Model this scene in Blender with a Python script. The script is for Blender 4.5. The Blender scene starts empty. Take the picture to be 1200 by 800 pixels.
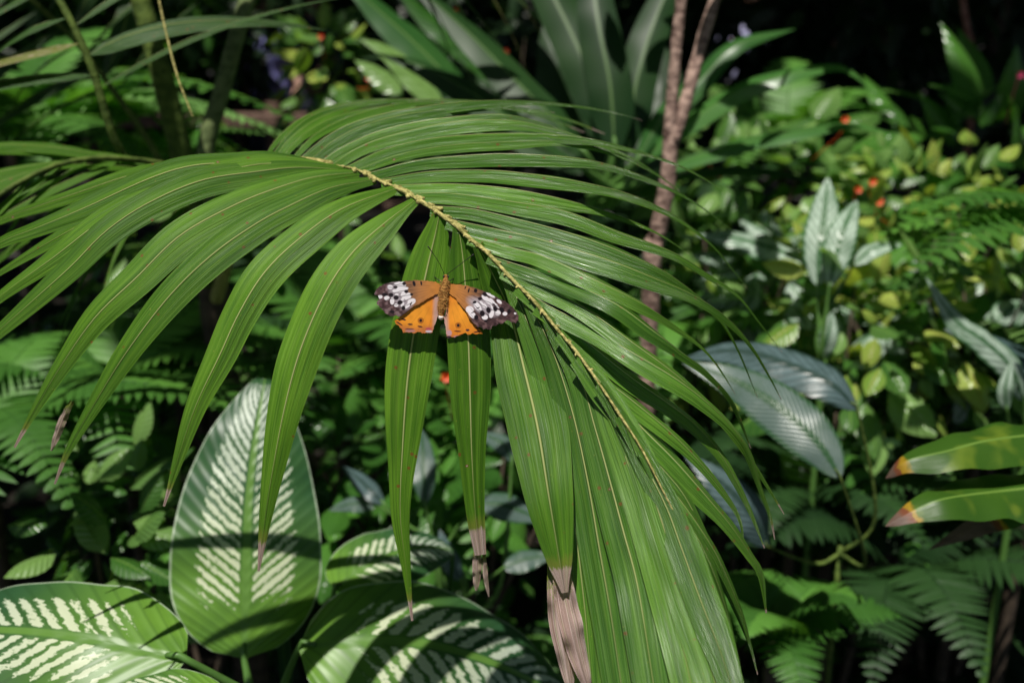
import bpy, math, random
import numpy as np
from mathutils import Vector
rng = np.random.default_rng(7); random.seed(7)
S = bpy.context.scene
COL = S.collection
# ------------------------------------------------------------------ camera frame
CAM = np.array([0., 0., 1.5]); PITCH = math.radians(18.0); KPX = 1200 * 35 / 36.0
FWD = np.array([0, math.cos(PITCH), -math.sin(PITCH)]); UPV = np.array([0, math.sin(PITCH), math.cos(PITCH)])
RT = np.array([1., 0, 0]); Z = np.array([0, 0, 1.])
def W(px, py, d):
    return CAM + FWD * d + RT * ((px - 600) / KPX * d) + UPV * ((400 - py) / KPX * d)
def WP(pts): return np.array([W(*p) for p in pts])
def nrm(v):
    v = np.asarray(v, float); return v / np.maximum(np.linalg.norm(v, axis=-1, keepdims=True), 1e-9)
SUN = nrm(np.array([-0.13, -0.35, 0.93]))
# ------------------------------------------------------------------ objects
def tag(o, label=None, cat=None, group=None, kind=None):
    if label: o['label'] = label
    if cat: o['category'] = cat
    if group: o['group'] = group
    if kind: o['kind'] = kind
    return o
def empty(name, loc, label=None, cat=None, group=None):
    o = bpy.data.objects.new(name, None); COL.objects.link(o); o.location = [float(c) for c in loc]
    o.empty_display_size = 0.05
    o['_loc'] = [float(c) for c in loc]
    return tag(o, label, cat, group)
def origin_of(o):
    p = np.zeros(3)
    while o is not None:
        p = p + np.array(o.location); o = o.parent
    return p
class MB:
    """collects quads; every vertex carries a uv and one float ('dry')"""
    def __init__(s): s.v = []; s.f = []; s.uv = []; s.dry = []; s.m = []; s.n = 0; s.col = None
    def add(s, v, f, uv=None, dry=None, m=0):
        v = np.asarray(v, float).reshape(-1, 3); f = np.asarray(f, int).reshape(-1, 4)
        s.v.append(v); s.f.append(f + s.n); s.n += len(v)
        s.uv.append(np.zeros((len(v), 2)) if uv is None else np.asarray(uv, float).reshape(-1, 2))
        s.dry.append(np.zeros(len(v)) if dry is None else np.broadcast_to(np.asarray(dry, float).ravel(), (len(v),)))
        s.m.append(np.full(len(f), m) if np.isscalar(m) else np.asarray(m))
    def build(s, name, mats, parent=None, loc=None, smooth=True, colors=None):
        v = np.concatenate(s.v); f = np.concatenate(s.f); uv = np.concatenate(s.uv)
        dry = np.concatenate(s.dry); m = np.concatenate(s.m)
        me = bpy.data.meshes.new(name)
        if parent is not None: o0 = origin_of(parent)
        elif loc is not None: o0 = np.asarray(loc, float)
        else: o0 = v.mean(0) * np.array([1, 1, 0]) + np.array([0, 0, v[:, 2].min()])
        vv = v - o0
        me.vertices.add(len(v)); me.vertices.foreach_set('co', vv.ravel().astype('f'))
        me.loops.add(len(f) * 4); me.loops.foreach_set('vertex_index', f.ravel().astype('i'))
        me.polygons.add(len(f)); me.polygons.foreach_set('loop_start', (np.arange(len(f)) * 4).astype('i'))
        me.polygons.foreach_set('material_index', m.astype('i'))
        me.polygons.foreach_set('use_smooth', np.full(len(f), smooth))
        ul = me.uv_layers.new(name='UVMap'); ul.data.foreach_set('uv', uv[f.ravel()].ravel().astype('f'))
        a = me.attributes.new('dry', 'FLOAT', 'POINT'); a.data.foreach_set('value', dry.astype('f'))
        if colors is not None:
            c = me.attributes.new('paint', 'FLOAT_COLOR', 'POINT')
            c.data.foreach_set('color', np.c_[colors, np.ones(len(colors))].ravel().astype('f'))
        me.update(calc_edges=True); me.validate()
        for mt in (mats if isinstance(mats, (list, tuple)) else [mats]): me.materials.append(mt)
        o = bpy.data.objects.new(name, me); COL.objects.link(o)
        if parent is not None: o.parent = parent
        else: o.location = o0
        return o
def crom(P, n):
    """smooth curve through points, evenly spaced"""
    P = np.asarray(P, float)
    if len(P) == 2: return P[0] + (P[1] - P[0]) * np.linspace(0, 1, n)[:, None]
    Q = np.vstack([2 * P[0] - P[1], P, 2 * P[-1] - P[-2]]); out = []
    for i in range(len(P) - 1):
        t = np.linspace(0, 1, 16, endpoint=False)[:, None]; a, b, c, d = Q[i:i + 4]
        out.append(.5 * (2 * b + (c - a) * t + (2 * a - 5 * b + 4 * c - d) * t * t + (3 * b - a - 3 * c + d) * t ** 3))
    out = np.vstack(out + [P[-1:]])
    s = np.r_[0, np.cumsum(np.linalg.norm(np.diff(out, axis=0), axis=1))]; q = np.linspace(0, s[-1], n)
    return np.stack([np.interp(q, s, out[:, k]) for k in range(out.shape[1])], 1)
def tube(mb, pts, r, ns=8, n=None, m=0, bump=0, dry=0.):
    C = crom(pts, n or max(6, 4 * len(pts))); n = len(C)
    r = np.interp(np.linspace(0, 1, n), np.linspace(0, 1, len(np.atleast_1d(r))), np.atleast_1d(r))
    if bump: r = r * (1 + rng.uniform(-bump, bump, n))
    T = nrm(np.gradient(C, axis=0)); ref = np.array([0.31, .9, .2]) if abs(T[:, 1]).mean() < .8 else np.array([1, 0, 0.2])
    A = nrm(np.cross(T, ref)); B = np.cross(T, A)
    C = np.vstack([C[:1], C, C[-1:]]); A = np.vstack([A[:1], A, A[-1:]]); B = np.vstack([B[:1], B, B[-1:]]); r = np.r_[1e-5, r, 1e-5]
    a = np.linspace(0, 2 * math.pi, ns, endpoint=False)
    V = C[:, None] + r[:, None, None] * (np.cos(a)[None, :, None] * A[:, None] + np.sin(a)[None, :, None] * B[:, None])
    if bump: V[1:-1] += rng.normal(0, bump * .15, V[1:-1].shape) * r[1:-1, None, None]
    N = n + 2; i, j = np.meshgrid(np.arange(N - 1), np.arange(ns), indexing='ij'); j2 = (j + 1) % ns
    F = np.stack([i * ns + j, i * ns + j2, (i + 1) * ns + j2, (i + 1) * ns + j], -1)
    uv = np.stack(np.meshgrid(np.linspace(0, 1, N), a / 6.2832, indexing='ij')[::-1], -1)
    mb.add(V, F, uv, np.full(N * ns, dry), m)
def strip(mb, C, N, hw, nu=4, fold=0., dry=None, m=0, wav=0., cup=0.):
    """leaf blade round a midrib; N = up side of the blade"""
    n = len(C); T = nrm(np.gradient(C, axis=0)); N = np.broadcast_to(N, C.shape)
    A = nrm(np.cross(T, N)); N2 = np.cross(A, T)
    u = np.linspace(-1, 1, nu + 1); hw = np.broadcast_to(hw, (n,)); fold = np.broadcast_to(fold, (n,))
    ph = rng.uniform(0, 6.28); t = np.linspace(0, 1, n)
    off = -np.abs(u)[None] * np.sin(fold)[:, None] - cup * (u ** 2)[None]
    if wav: off = off + wav * np.abs(u)[None] * np.sin(t * 19 + ph)[:, None] + .6 * wav * u[None] * np.sin(t * 31 + 2 * ph)[:, None]
    V = C[:, None] + (u[None] * np.cos(fold)[:, None] * hw[:, None])[..., None] * A[:, None] + (off * hw[:, None])[..., None] * N2[:, None]
    i, j = np.meshgrid(np.arange(n - 1), np.arange(nu), indexing='ij'); k = nu + 1
    F = np.stack([i * k + j, i * k + j + 1, (i + 1) * k + j + 1, (i + 1) * k + j], -1)
    uv = np.stack(np.meshgrid(t, (u + 1) / 2, indexing='ij')[::-1], -1)
    if dry is not None: dry = np.repeat(dry, k)
    mb.add(V, F, uv, dry, m)
# leaf template: x across, y along, z normal
def template(nv, nu, shape='oval', droop=.15, fold=.25):
    t = np.linspace(0, 1, nv + 1); u = np.linspace(-1, 1, nu + 1)
    w = {'oval': np.sin(math.pi * t ** .8) ** .8, 'lance': np.sin(math.pi * t ** .6), 'pinna': (1 - t) ** .45 * (0.75 + .25 * np.sin(t * 3.14)),
         'strap': np.minimum(1, 6 * t + .15) * (1 - t ** 3) ** .8}[shape]
    w = np.maximum(w, .02)
    P = np.zeros((nv + 1, nu + 1, 3)); P[..., 0] = w[:, None] * u[None] * .5
    P[..., 1] = t[:, None]; P[..., 2] = -droop * t[:, None] ** 2
    fz = -np.abs(u)[None] * w[:, None] * .5 * fold
    i, j = np.meshgrid(np.arange(nv), np.arange(nu), indexing='ij'); k = nu + 1
    F = np.stack([i * k + j, i * k + j + 1, (i + 1) * k + j + 1, (i + 1) * k + j], -1).reshape(-1, 4)
    uv = np.stack(np.meshgrid(t, (u + 1) / 2, indexing='ij')[::-1], -1).reshape(-1, 2)
    return P.reshape(-1, 3), fz.reshape(-1), F, uv
def scatter(mb, pos, d, n, L, Wd, tmp, m=0, dry=None):
    P, fz, F, uv = tmp; pos = np.asarray(pos, float); K = len(pos)
    if K == 0: return
    d = nrm(np.broadcast_to(d, (K, 3))); n = np.broadcast_to(n, (K, 3)); x = nrm(np.cross(d, n)); n = np.cross(x, d)
    L = np.broadcast_to(L, (K,)); Wd = np.broadcast_to(Wd, (K,))
    V = pos[:, None] + x[:, None] * (P[None, :, 0] * Wd[:, None])[..., None] + d[:, None] * (P[None, :, 1] * L[:, None])[..., None] \
        + n[:, None] * (P[None, :, 2] * L[:, None] + fz[None] * Wd[:, None])[..., None]
    FF = (F[None] + (np.arange(K) * len(P))[:, None, None]).reshape(-1, 4)
    if dry is None: dry = rng.uniform(0, 1, K)
    mm = m if np.isscalar(m) else np.repeat(m, len(F))
    mb.add(V.reshape(-1, 3), FF, np.tile(uv, (K, 1)), np.repeat(np.broadcast_to(dry, (K,)), len(P)), mm)
# ------------------------------------------------------------------ node helpers
class NT:
    def __init__(s, name):
        s.mat = bpy.data.materials.new(name); s.mat.use_nodes = True; s.t = s.mat.node_tree; s.t.nodes.clear()
    def n(s, typ, **kw):
        nd = s.t.nodes.new(typ)
        for k, v in kw.items():
            if k in nd.inputs.keys(): s.put(nd.inputs[k], v)
            else: setattr(nd, k, v)
        return nd
    def put(s, inp, v):
        if isinstance(v, bpy.types.NodeSocket): s.t.links.new(v, inp)
        else: inp.default_value = v
    def math(s, op, a, b=0., c=None):
        nd = s.t.nodes.new('ShaderNodeMath'); nd.operation = op; s.put(nd.inputs[0], a); s.put(nd.inputs[1], b)
        if c is not None: s.put(nd.inputs[2], c)
        return nd.outputs[0]
    def step(s, x, lo, hi, a=0., b=1.):
        nd = s.t.nodes.new('ShaderNodeMapRange'); nd.interpolation_type = 'SMOOTHSTEP'
        s.put(nd.inputs[0], x); nd.inputs[1].default_value = lo; nd.inputs[2].default_value = hi
        s.put(nd.inputs[3], a); s.put(nd.inputs[4], b); return nd.outputs[0]
    def mix(s, f, a, b):
        nd = s.t.nodes.new('ShaderNodeMix'); nd.data_type = 'RGBA'; s.put(nd.inputs[0], f)
        for i, c in ((6, a), (7, b)):
            if isinstance(c, (tuple, list)): c = tuple(c) + (1,)
            s.put(nd.inputs[i], c)
        return nd.outputs[2]
    def xyz(s, x=0., y=0., z=0.):
        nd = s.t.nodes.new('ShaderNodeCombineXYZ')
        for i, c in enumerate((x, y, z)): s.put(nd.inputs[i], c)
        return nd.outputs[0]
    def noise(s, vec, scale, detail=2, rough=.5):
        nd = s.n('ShaderNodeTexNoise'); s.put(nd.inputs['Vector'], vec); nd.inputs['Scale'].default_value = scale
        nd.inputs['Detail'].default_value = detail; nd.inputs['Roughness'].default_value = rough; return nd.outputs[0]
    def uv(s):
        a = s.n('ShaderNodeUVMap', uv_map='UVMap').outputs[0]; sp = s.n('ShaderNodeSeparateXYZ', Vector=a)
        u = s.math('SUBTRACT', s.math('MULTIPLY', sp.outputs[0], 2.), 1.)
        return u, s.math('ABSOLUTE', u), sp.outputs[1]
    def obj(s): return s.n('ShaderNodeTexCoord').outputs['Object']
    def dry(s): return s.n('ShaderNodeAttribute', attribute_name='dry').outputs['Fac']
    def out(s, col, rough=.5, trans=0., tcol=None, bump=None, bstr=.3, bdist=.001, spec=.5, sheen=0.):
        p = s.n('ShaderNodeBsdfPrincipled'); s.put(p.inputs['Base Color'], col if not isinstance(col, tuple) else col + (1,))
        s.put(p.inputs['Roughness'], rough); s.put(p.inputs['Specular IOR Level'], spec)
        if sheen: p.inputs['Sheen Weight'].default_value = sheen
        nb = None
        if bump is not None:
            b = s.n('ShaderNodeBump'); s.put(b.inputs['Height'], bump); b.inputs['Strength'].default_value = bstr
            b.inputs['Distance'].default_value = bdist; nb = b.outputs[0]; s.put(p.inputs['Normal'], nb)
        res = p.outputs[0]
        if trans:
            tr = s.n('ShaderNodeBsdfTranslucent'); s.put(tr.inputs[0], tcol if tcol is not None else col)
            if nb is not None: s.put(tr.inputs['Normal'], nb)
            mx = s.n('ShaderNodeMixShader'); s.put(mx.inputs[0], trans); s.put(mx.inputs[1], res); s.put(mx.inputs[2], tr.outputs[0]); res = mx.outputs[0]
        o = s.n('ShaderNodeOutputMaterial'); s.put(o.inputs[0], res)
        return s.mat
def bright(s, col, tint, gain):
    nd = s.n('ShaderNodeMix'); nd.data_type = 'RGBA'; nd.blend_type = 'MULTIPLY'; nd.inputs[0].default_value = 1
    s.put(nd.inputs[6], col); nd.inputs[7].default_value = (tint[0] * gain, tint[1] * gain, tint[2] * gain, 1); return nd.outputs[2]
def mat_leaf(name, c1, c2, rough=.45, trans=.3, veins=10, veinstr=.35, rib=None, spots=0., tt=(1.5, 1.6, .6), spec=.45):
    s = NT(name); u, au, v = s.uv(); ob = s.obj(); d = s.dry()
    n1 = s.noise(ob, 9, 2); base = s.mix(s.step(s.math('ADD', s.math('MULTIPLY', n1, .5), s.math('MULTIPLY', d, .5)), .25, .75), c1, c2)
    w = s.math('SUBTRACT', s.math('MULTIPLY', v, float(veins)), s.math('MULTIPLY', au, veins * .16))
    wv = s.math('SINE', s.math('MULTIPLY', w, 6.283))
    base = s.mix(s.math('MULTIPLY', s.step(wv, .3, 1.), veinstr * .5), base, rib or c2)
    if rib: base = s.mix(s.step(au, .03, .09, 1., 0.), base, rib)
    if spots:
        sp = s.noise(ob, 40, 3, .7); base = s.mix(s.step(sp, .66, .74, 0., spots), base, (.28, .17, .05))
    bn = s.math('ADD', s.math('MULTIPLY', wv, .5), s.step(au, 0., .15, -1., 0.))
    return s.out(base, rough, trans, bright(s, base, tt, 1.), bn, veinstr, .0015, spec)
def mat_palm(name, c1, c2, gain=1., rough=.33, trans=.28, spec=.6):
    s = NT(name); u, au, v = s.uv(); ob = s.obj(); rnd = s.n('ShaderNodeObjectInfo').outputs['Random']
    lenw = s.math('MULTIPLY', v, 3.)
    n1 = s.noise(s.xyz(s.math('MULTIPLY', u, 2.), lenw, s.math('MULTIPLY', rnd, 30.)), 2.2, 3)
    st = s.noise(s.xyz(s.math('MULTIPLY', u, 26.), s.math('MULTIPLY', v, .8), s.math('MULTIPLY', rnd, 50.)), 1., 2, .6)
    st2 = s.noise(s.xyz(s.math('MULTIPLY', u, 60.), s.math('MULTIPLY', v, 2.), s.math('MULTIPLY', rnd, 70.)), 1., 1)
    f = s.math('ADD', s.math('MULTIPLY', n1, .55), s.math('ADD', s.math('MULTIPLY', st, .35), s.math('MULTIPLY', rnd, .14)))
    c = s.mix(s.step(f, .30, .78), c1, c2)
    c = s.mix(s.step(st2, .60, .72, 0., .30), c, tuple(x * 1.7 for x in c2))
    c = s.mix(s.step(st2, .40, .28, 0., .30), c, tuple(x * .55 for x in c1))
    # secondary pale veins and the midrib
    for uu, ww, a in ((.36, .012, .28), (-.40, .012, .28), (.68, .01, .2), (-.7, .01, .2)):
        wob = s.math('ADD', uu, s.math('MULTIPLY', s.math('SUBTRACT', rnd, .5), .2))
        dd = s.math('ABSOLUTE', s.math('SUBTRACT', u, wob)); c = s.mix(s.step(dd, ww, ww * 2.4, a, 0.), c, (.24, .36, .07))
    c = s.mix(s.step(au, .95, 1., 0., .18), c, (.22, .27, .05))
    # yellow flecks, brown lesions with pale hearts
    fl = s.noise(ob, 520, 2, .6); c = s.mix(s.step(fl, .70, .76, 0., .5), c, (.40, .40, .08))
    patch = s.noise(ob, 14, 2); vo = s.n('ShaderNodeTexVoronoi', Scale=95.); s.put(vo.inputs['Vector'], ob)
    pick = s.n('ShaderNodeSeparateColor', Color=vo.outputs['Color']).outputs[0]
    dist = s.math('ADD', vo.outputs['Distance'], s.math('MULTIPLY', s.math('SUBTRACT', s.noise(ob, 420, 2), .5), .12))
    act = s.step(s.math('ADD', pick, s.math('MULTIPLY', patch, .8)), .66, .72)
    siz = s.math('MULTIPLY', act, s.step(dist, .07, .14, 1., 0.)); c = s.mix(s.math('MULTIPLY', siz, .85), c, (.23, .075, .02))
    c = s.mix(s.math('MULTIPLY', s.math('MULTIPLY', act, s.step(pick, .90, .94)), s.step(dist, .04, .06, 1., 0.)), c, (.55, .42, .40))
    # dry tips
    dr = s.math('ADD', s.dry(), s.math('MULTIPLY', s.math('SUBTRACT', s.noise(s.xyz(s.math('MULTIPLY', u, 3.), s.math('MULTIPLY', v, 12.), rnd), 1.6, 3, .7), .5), .5))
    yel = s.step(dr, .15, .45); c = s.mix(s.math('MULTIPLY', yel, .6), c, (.28, .27, .05))
    br = s.step(dr, .50, .60); dc = s.mix(s.step(st, .4, .65), (.42, .25, .22), (.82, .62, .62)); c = s.mix(br, c, dc)
    pl = s.noise(s.xyz(s.math('MULTIPLY', u, 4.), s.math('MULTIPLY', v, 1.), s.math('MULTIPLY', rnd, 90.)), 1., 1)
    c = s.mix(s.step(pl, .5, .30, 0., .34), c, tuple(x * .42 for x in c1)); c = s.mix(s.step(pl, .55, .72, 0., .25), c, tuple(x * 1.25 for x in c2))  # fold shading painted in: pleat hollows darker, ridges lighter
    c = s.mix(s.step(rnd, .0, 1., .26, 0.), c, tuple(x * .55 for x in c1))
    c = s.mix(s.math('MULTIPLY', s.math('SUBTRACT', 1., br), s.math('MULTIPLY', s.step(au, .020, .050, 1., 0.), s.step(v, .6, .9, 1., .4))), c, (.50, .54, .22))
    g = s.math('ADD', s.math('MULTIPLY', pl, 1.3), s.math('MULTIPLY', s.step(au, .0, .07, 1., 0.), 1.4)); g = s.math('ADD', g, s.math('ADD', s.math('MULTIPLY', st, 1.), s.math('MULTIPLY', st2, .35)))
    rg = s.math('ADD', rough, s.math('MULTIPLY', s.step(br, 0, 1), .35)); rg = s.math('ADD', rg, s.math('MULTIPLY', s.math('SUBTRACT', st, .5), .45))
    return s.out(c, rg, trans, bright(s, c, (1.5, 1.7, .5), gain), g, .7, .0011, spec)
def mat_dieff(name):
    s = NT(name); u, au, v = s.uv(); ob = s.obj(); rnd = s.n('ShaderNodeObjectInfo').outputs['Random']; zz = s.math('MULTIPLY', rnd, 40.)
    q = s.math('MULTIPLY', s.math('SUBTRACT', v, s.math('MULTIPLY', au, .21)), s.dry()); sgn = s.math('MULTIPLY', s.math('SIGN', u), 3.)
    base = s.mix(s.step(v, .05, .62), (.16, .33, .04), (.032, .10, .040))
    base = s.mix(s.step(s.noise(ob, 25, 3), .35, .7, 0., .45), base, (.05, .14, .03))
    lat = s.math('SINE', s.math('MULTIPLY', q, 130.)); base = s.mix(s.step(lat, .5, 1., 0., .25), base, (.02, .06, .015))
    qw = s.math('ADD', q, s.math('MULTIPLY', s.math('SUBTRACT', s.noise(s.xyz(s.math('MULTIPLY', au, 9.), s.math('MULTIPLY', v, 9.), zz), 1.5, 2), .5), .02))
    band = s.noise(s.xyz(s.math('MULTIPLY', qw, 44.), s.math('MULTIPLY', au, 1.5), s.math('ADD', zz, sgn)), 1., 1.5, .6)
    brk = s.noise(s.xyz(s.math('MULTIPLY', qw, 85.), s.math('MULTIPLY', au, 16.), s.math('ADD', zz, sgn)), 1., 3, .75)
    val = s.math('ADD', s.math('MULTIPLY', s.math('ABSOLUTE', s.math('SINE', s.math('ADD', s.math('MULTIPLY', qw, 84.), sgn))), .30), s.math('ADD', s.math('MULTIPLY', band, .42), s.math('MULTIPLY', brk, .58)))
    env = s.math('MULTIPLY', s.math('MULTIPLY', s.step(au, .05, .10), s.step(au, .52, .86, 1., 0.)), s.math('MULTIPLY', s.step(v, .06, .26), s.step(v, .90, 1., 1., .3)))
    val = s.math('ADD', val, s.math('MULTIPLY', s.math('SUBTRACT', env, 1.), .42))
    c = s.mix(s.step(val, .63, .66, 0., .3), base, (.20, .36, .14))
    c = s.mix(s.step(val, .672, .695), c, s.mix(s.step(v, .3, .8), (.64, .70, .48), (.50, .58, .48)))
    c = s.mix(s.step(au, .035, .075, 1., 0.), c, (.13, .27, .05))
    c = s.mix(s.step(au, .965, .985, 0., .8), c, (.45, .55, .40))
    b = s.math('ADD', s.math('MULTIPLY', lat, .5), s.step(au, 0., .12, -1.6, 0.))
    return s.out(c, .38, .25, bright(s, c, (1.3, 1.5, .5), 1.), b, .3, .0012, .4)
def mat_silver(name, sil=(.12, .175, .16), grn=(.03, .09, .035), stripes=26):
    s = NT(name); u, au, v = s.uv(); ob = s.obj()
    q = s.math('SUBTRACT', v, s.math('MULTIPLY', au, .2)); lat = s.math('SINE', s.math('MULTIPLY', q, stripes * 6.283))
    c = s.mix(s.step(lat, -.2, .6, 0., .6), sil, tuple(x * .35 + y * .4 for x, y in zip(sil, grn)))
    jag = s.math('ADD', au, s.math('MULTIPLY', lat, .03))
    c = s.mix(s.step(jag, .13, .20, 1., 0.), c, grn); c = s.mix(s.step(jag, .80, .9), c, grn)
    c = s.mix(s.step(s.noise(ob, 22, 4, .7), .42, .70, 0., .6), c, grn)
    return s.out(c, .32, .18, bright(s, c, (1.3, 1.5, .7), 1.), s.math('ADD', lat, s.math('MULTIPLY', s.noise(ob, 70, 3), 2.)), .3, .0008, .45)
def mat_bark(name, c1, c2, sc=40):
    s = NT(name); ob = s.obj(); n = s.noise(ob, sc, 4, .7); r = s.n('ShaderNodeTexWave', Scale=sc * .35, Distortion=6.); s.put(r.inputs['Vector'], ob); r.bands_direction = 'Z'
    f = s.math('ADD', s.math('MULTIPLY', n, .93), s.math('MULTIPLY', r.outputs['Fac'], .07)); c = s.mix(s.step(f, .3, .7), c1, c2)
    return s.out(c, .8, 0, None, f, .8, .004, .3)
def mat_plain(name, c, rough=.6, n=30, var=.25):
    s = NT(name); f = s.noise(s.obj(), n, 3); col = s.mix(f, tuple(x * (1 - var) for x in c), tuple(min(1, x * (1 + var)) for x in c)); return s.out(col, rough, 0, None, f, .3, .002)
M = {}
M['palm'] = mat_palm('palm_leaflet', (.048, .150, .008), (.155, .330, .022), 1.1, .45, .30, .32)
M['palm_gloss'] = mat_palm('glossy_palm_leaflet', (.042, .140, .010), (.150, .325, .034), 1.1, .29, .24, .95)
M['palm_dark'] = mat_palm('palm_leaflet_old', (.02, .065, .012), (.05, .13, .022), .8, .4)  # leaflet green darkened to paint the shade on the back fronds
M['rachis'] = mat_bark('yellow_rachis', (.15, .15, .03), (.66, .58, .22), 260)
M['petiole'] = mat_bark('green_petiole', (.05, .085, .014), (.13, .19, .035), 60)
M['petiole_pale'] = mat_bark('grey_green_petiole', (.09, .125, .045), (.22, .28, .11), 60)
M['fern'] = mat_leaf('fern_leaf', (0.048, 0.152, 0.022), (0.120, 0.304, 0.045), .5, .35, 3, .1)
M['fern_pale'] = mat_leaf('pale_fern_leaf', (0.112, 0.256, 0.056), (0.208, 0.416, 0.112), .55, .35, 3, .1)
M['fern_dark'] = mat_leaf('dark_fern_leaf', (.012, .040, .011), (.028, .080, .019), .5, .3, 3, .1)  # fern green lowered so deep shade is in the colour
M['leaf'] = mat_leaf('green_leaf', (0.035, 0.115, 0.019), (0.088, 0.240, 0.035), .27, .3, 8, .4)
M['leaf_bright'] = mat_leaf('bright_green_leaf', (.045, .14, .022), (.22, .38, .11), .27, .35, 8, .4, (.16, .3, .06))
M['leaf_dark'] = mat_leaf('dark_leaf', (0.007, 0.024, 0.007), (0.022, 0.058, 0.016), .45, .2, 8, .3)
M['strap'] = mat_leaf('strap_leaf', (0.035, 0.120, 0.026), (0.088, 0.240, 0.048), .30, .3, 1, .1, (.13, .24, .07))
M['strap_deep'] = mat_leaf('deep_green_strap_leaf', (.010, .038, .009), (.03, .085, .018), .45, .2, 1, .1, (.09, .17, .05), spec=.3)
M['croton'] = mat_leaf('yellow_green_leaf', (0.163, 0.312, 0.044), (0.450, 0.550, 0.112), .27, .35, 7, .5, (.38, .36, .08), .25)
M['pink_leaf'] = mat_leaf('pink_cream_leaf', (.40, .30, .18), (.50, .25, .22), .5, .3, 7, .3)
M['tipped'] = None
M['dieff'] = mat_dieff('dieffenbachia_leaf')
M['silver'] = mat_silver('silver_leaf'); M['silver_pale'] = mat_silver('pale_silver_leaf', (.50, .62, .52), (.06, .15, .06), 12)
M['bluegrey'] = mat_silver('bluegrey_leaf', (.11, .17, .18), (.03, .06, .05), 14)
M['bark'] = mat_bark('grey_brown_bark', (.07, .035, .028), (.48, .33, .27), 80)
M['bark_dark'] = mat_bark('dark_bark', (.03, .022, .015), (.09, .065, .045), 25)
M['pinkbark'] = mat_bark('pink_brown_bark', (.16, .06, .045), (.34, .17, .13), 40)
M['wood'] = mat_bark('rail_wood', (.07, .04, .03), (.19, .12, .09), 20)
M['stalk'] = mat_plain('leaf_stalk_green', (.09, .20, .04), .45, 60)
M['flower'] = mat_plain('orange_petal', (.85, .11, .02), .5); M['pinkfl'] = mat_plain('pink_petal', (.75, .05, .2), .5)
M['soil'] = mat_plain('soil', (.018, .013, .009), .95, 6, .6)
M['path'] = mat_plain('path_gravel', (.06, .055, .05), .9, 15, .4)
M['skin'] = mat_plain('skin', (.42, .24, .17), .55, 10, .1); M['hair'] = mat_plain('hair', (.02, .014, .01), .6)
def mat_tipped(name):
    s = NT(name); u, au, v = s.uv(); ob = s.obj(); d = s.math('ADD', s.dry(), s.math('MULTIPLY', s.math('SUBTRACT', s.noise(ob, 45, 4, .7), .5), .30))
    c = s.mix(s.noise(ob, 14, 2), (.025, .085, .009), (.065, .15, .016)); c = s.mix(s.step(s.noise(ob, 30, 2), .55, .7, 0., .5), c, (.22, .30, .03))
    c = s.mix(s.step(au, .03, .06, 1., 0.), c, (.16, .28, .05))
    c = s.mix(s.step(d, .44, .50, 0., .9), c, (.45, .27, .02)); c = s.mix(s.step(d, .52, .56), c, (.22, .07, .03)); c = s.mix(s.step(d, .57, .66), c, s.mix(s.noise(ob, 70, 4), (.06, .032, .025), (.26, .17, .13)))
    return s.out(c, .35, .25, bright(s, c, (1.3, 1.5, .5), 1.), s.noise(s.xyz(s.math('MULTIPLY', u, 20.), v, 0.), 1., 2), .4, .001)
M['tipped'] = mat_tipped('yellowing_leaf_with_dry_tip')

# ------------------------------------------------------------------ ground
def gh(x, y):
    x = np.asarray(x, float); y = np.asarray(y, float)
    sm = lambda a, b, t: (lambda k: k * k * (3 - 2 * k))(np.clip((t - a) / (b - a), 0, 1))
    return .32 * sm(.9, 2., y) * (1 - sm(4.2, 5., y)) + .03 * np.sin(x * 3.1 + 1) * np.cos(y * 2.3)
def ground():
    xs = np.concatenate([np.linspace(-60, -8, 14), np.linspace(-7.5, 7.5, 60), np.linspace(8, 60, 14)])
    ys = np.concatenate([np.linspace(-40, -4, 10), np.linspace(-3.5, 7, 50), np.linspace(8, 90, 20)])
    X, Y = np.meshgrid(xs, ys, indexing='ij'); Zz = gh(X, Y) + .012 * np.sin(X * 17) * np.sin(Y * 19)
    i, j = np.meshgrid(np.arange(len(xs) - 1), np.arange(len(ys) - 1), indexing='ij'); k = len(ys)
    mb = MB(); mb.add(np.stack([X, Y, Zz], -1), np.stack([i * k + j, (i + 1) * k + j, (i + 1) * k + j + 1, i * k + j + 1], -1))
    tag(mb.build('ground', M['soil'], loc=(0, 0, 0)), kind='structure')
    mb = MB(); xs = np.linspace(-9, 9, 30); ys = np.array([6.0, 6.8, 7.6, 8.4, 9.2, 10.]); X, Y = np.meshgrid(xs, ys, indexing='ij')
    i, j = np.meshgrid(np.arange(29), np.arange(5), indexing='ij'); k = 6
    mb.add(np.stack([X, Y, gh(X, Y) * 0 + .05], -1), np.stack([i * k + j, (i + 1) * k + j, (i + 1) * k + j + 1, i * k + j + 1], -1))
    tag(mb.build('path', M['path'], loc=(0, 0, 0)), kind='structure')
ground()

# ------------------------------------------------------------------ the palm and its main frond
RACH = [(347,189,.735),(387,194,.705),(412,197,.69),(430,204,.68),(450,214,.668),(475,225,.655),(500,240,.643),(517,252,.635),(535,265,.628),(550,279,.622),
        (572,297,.614),(600,327,.604),(627,354,.596),(650,382,.588),(677,414,.58),(702,449,.572),(727,487,.565),(752,526,.558),(772,565,.552),(790,600,.548),(808,630,.545)]
RA = np.array(RACH)
def rdepth(x): return float(np.interp(x, RA[:, 0], RA[:, 2]))
base = W(247, 400, 1.45); palm_root = np.array([base[0], base[1], float(gh(base[0], base[1])) - .02])
palm = empty('palm_plant', palm_root, 'large palm whose long green frond arches across the picture carrying the butterfly', 'palm')
crown = W(250, 330, 1.38)
mb = MB(); tube(mb, [palm_root, palm_root * .5 + crown * .5 + [.01, 0, 0], crown], [.030, .026, .022], 12, 24, bump=.08); mb.build('trunk', M['bark_dark'], palm)
mb = MB()
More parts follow.
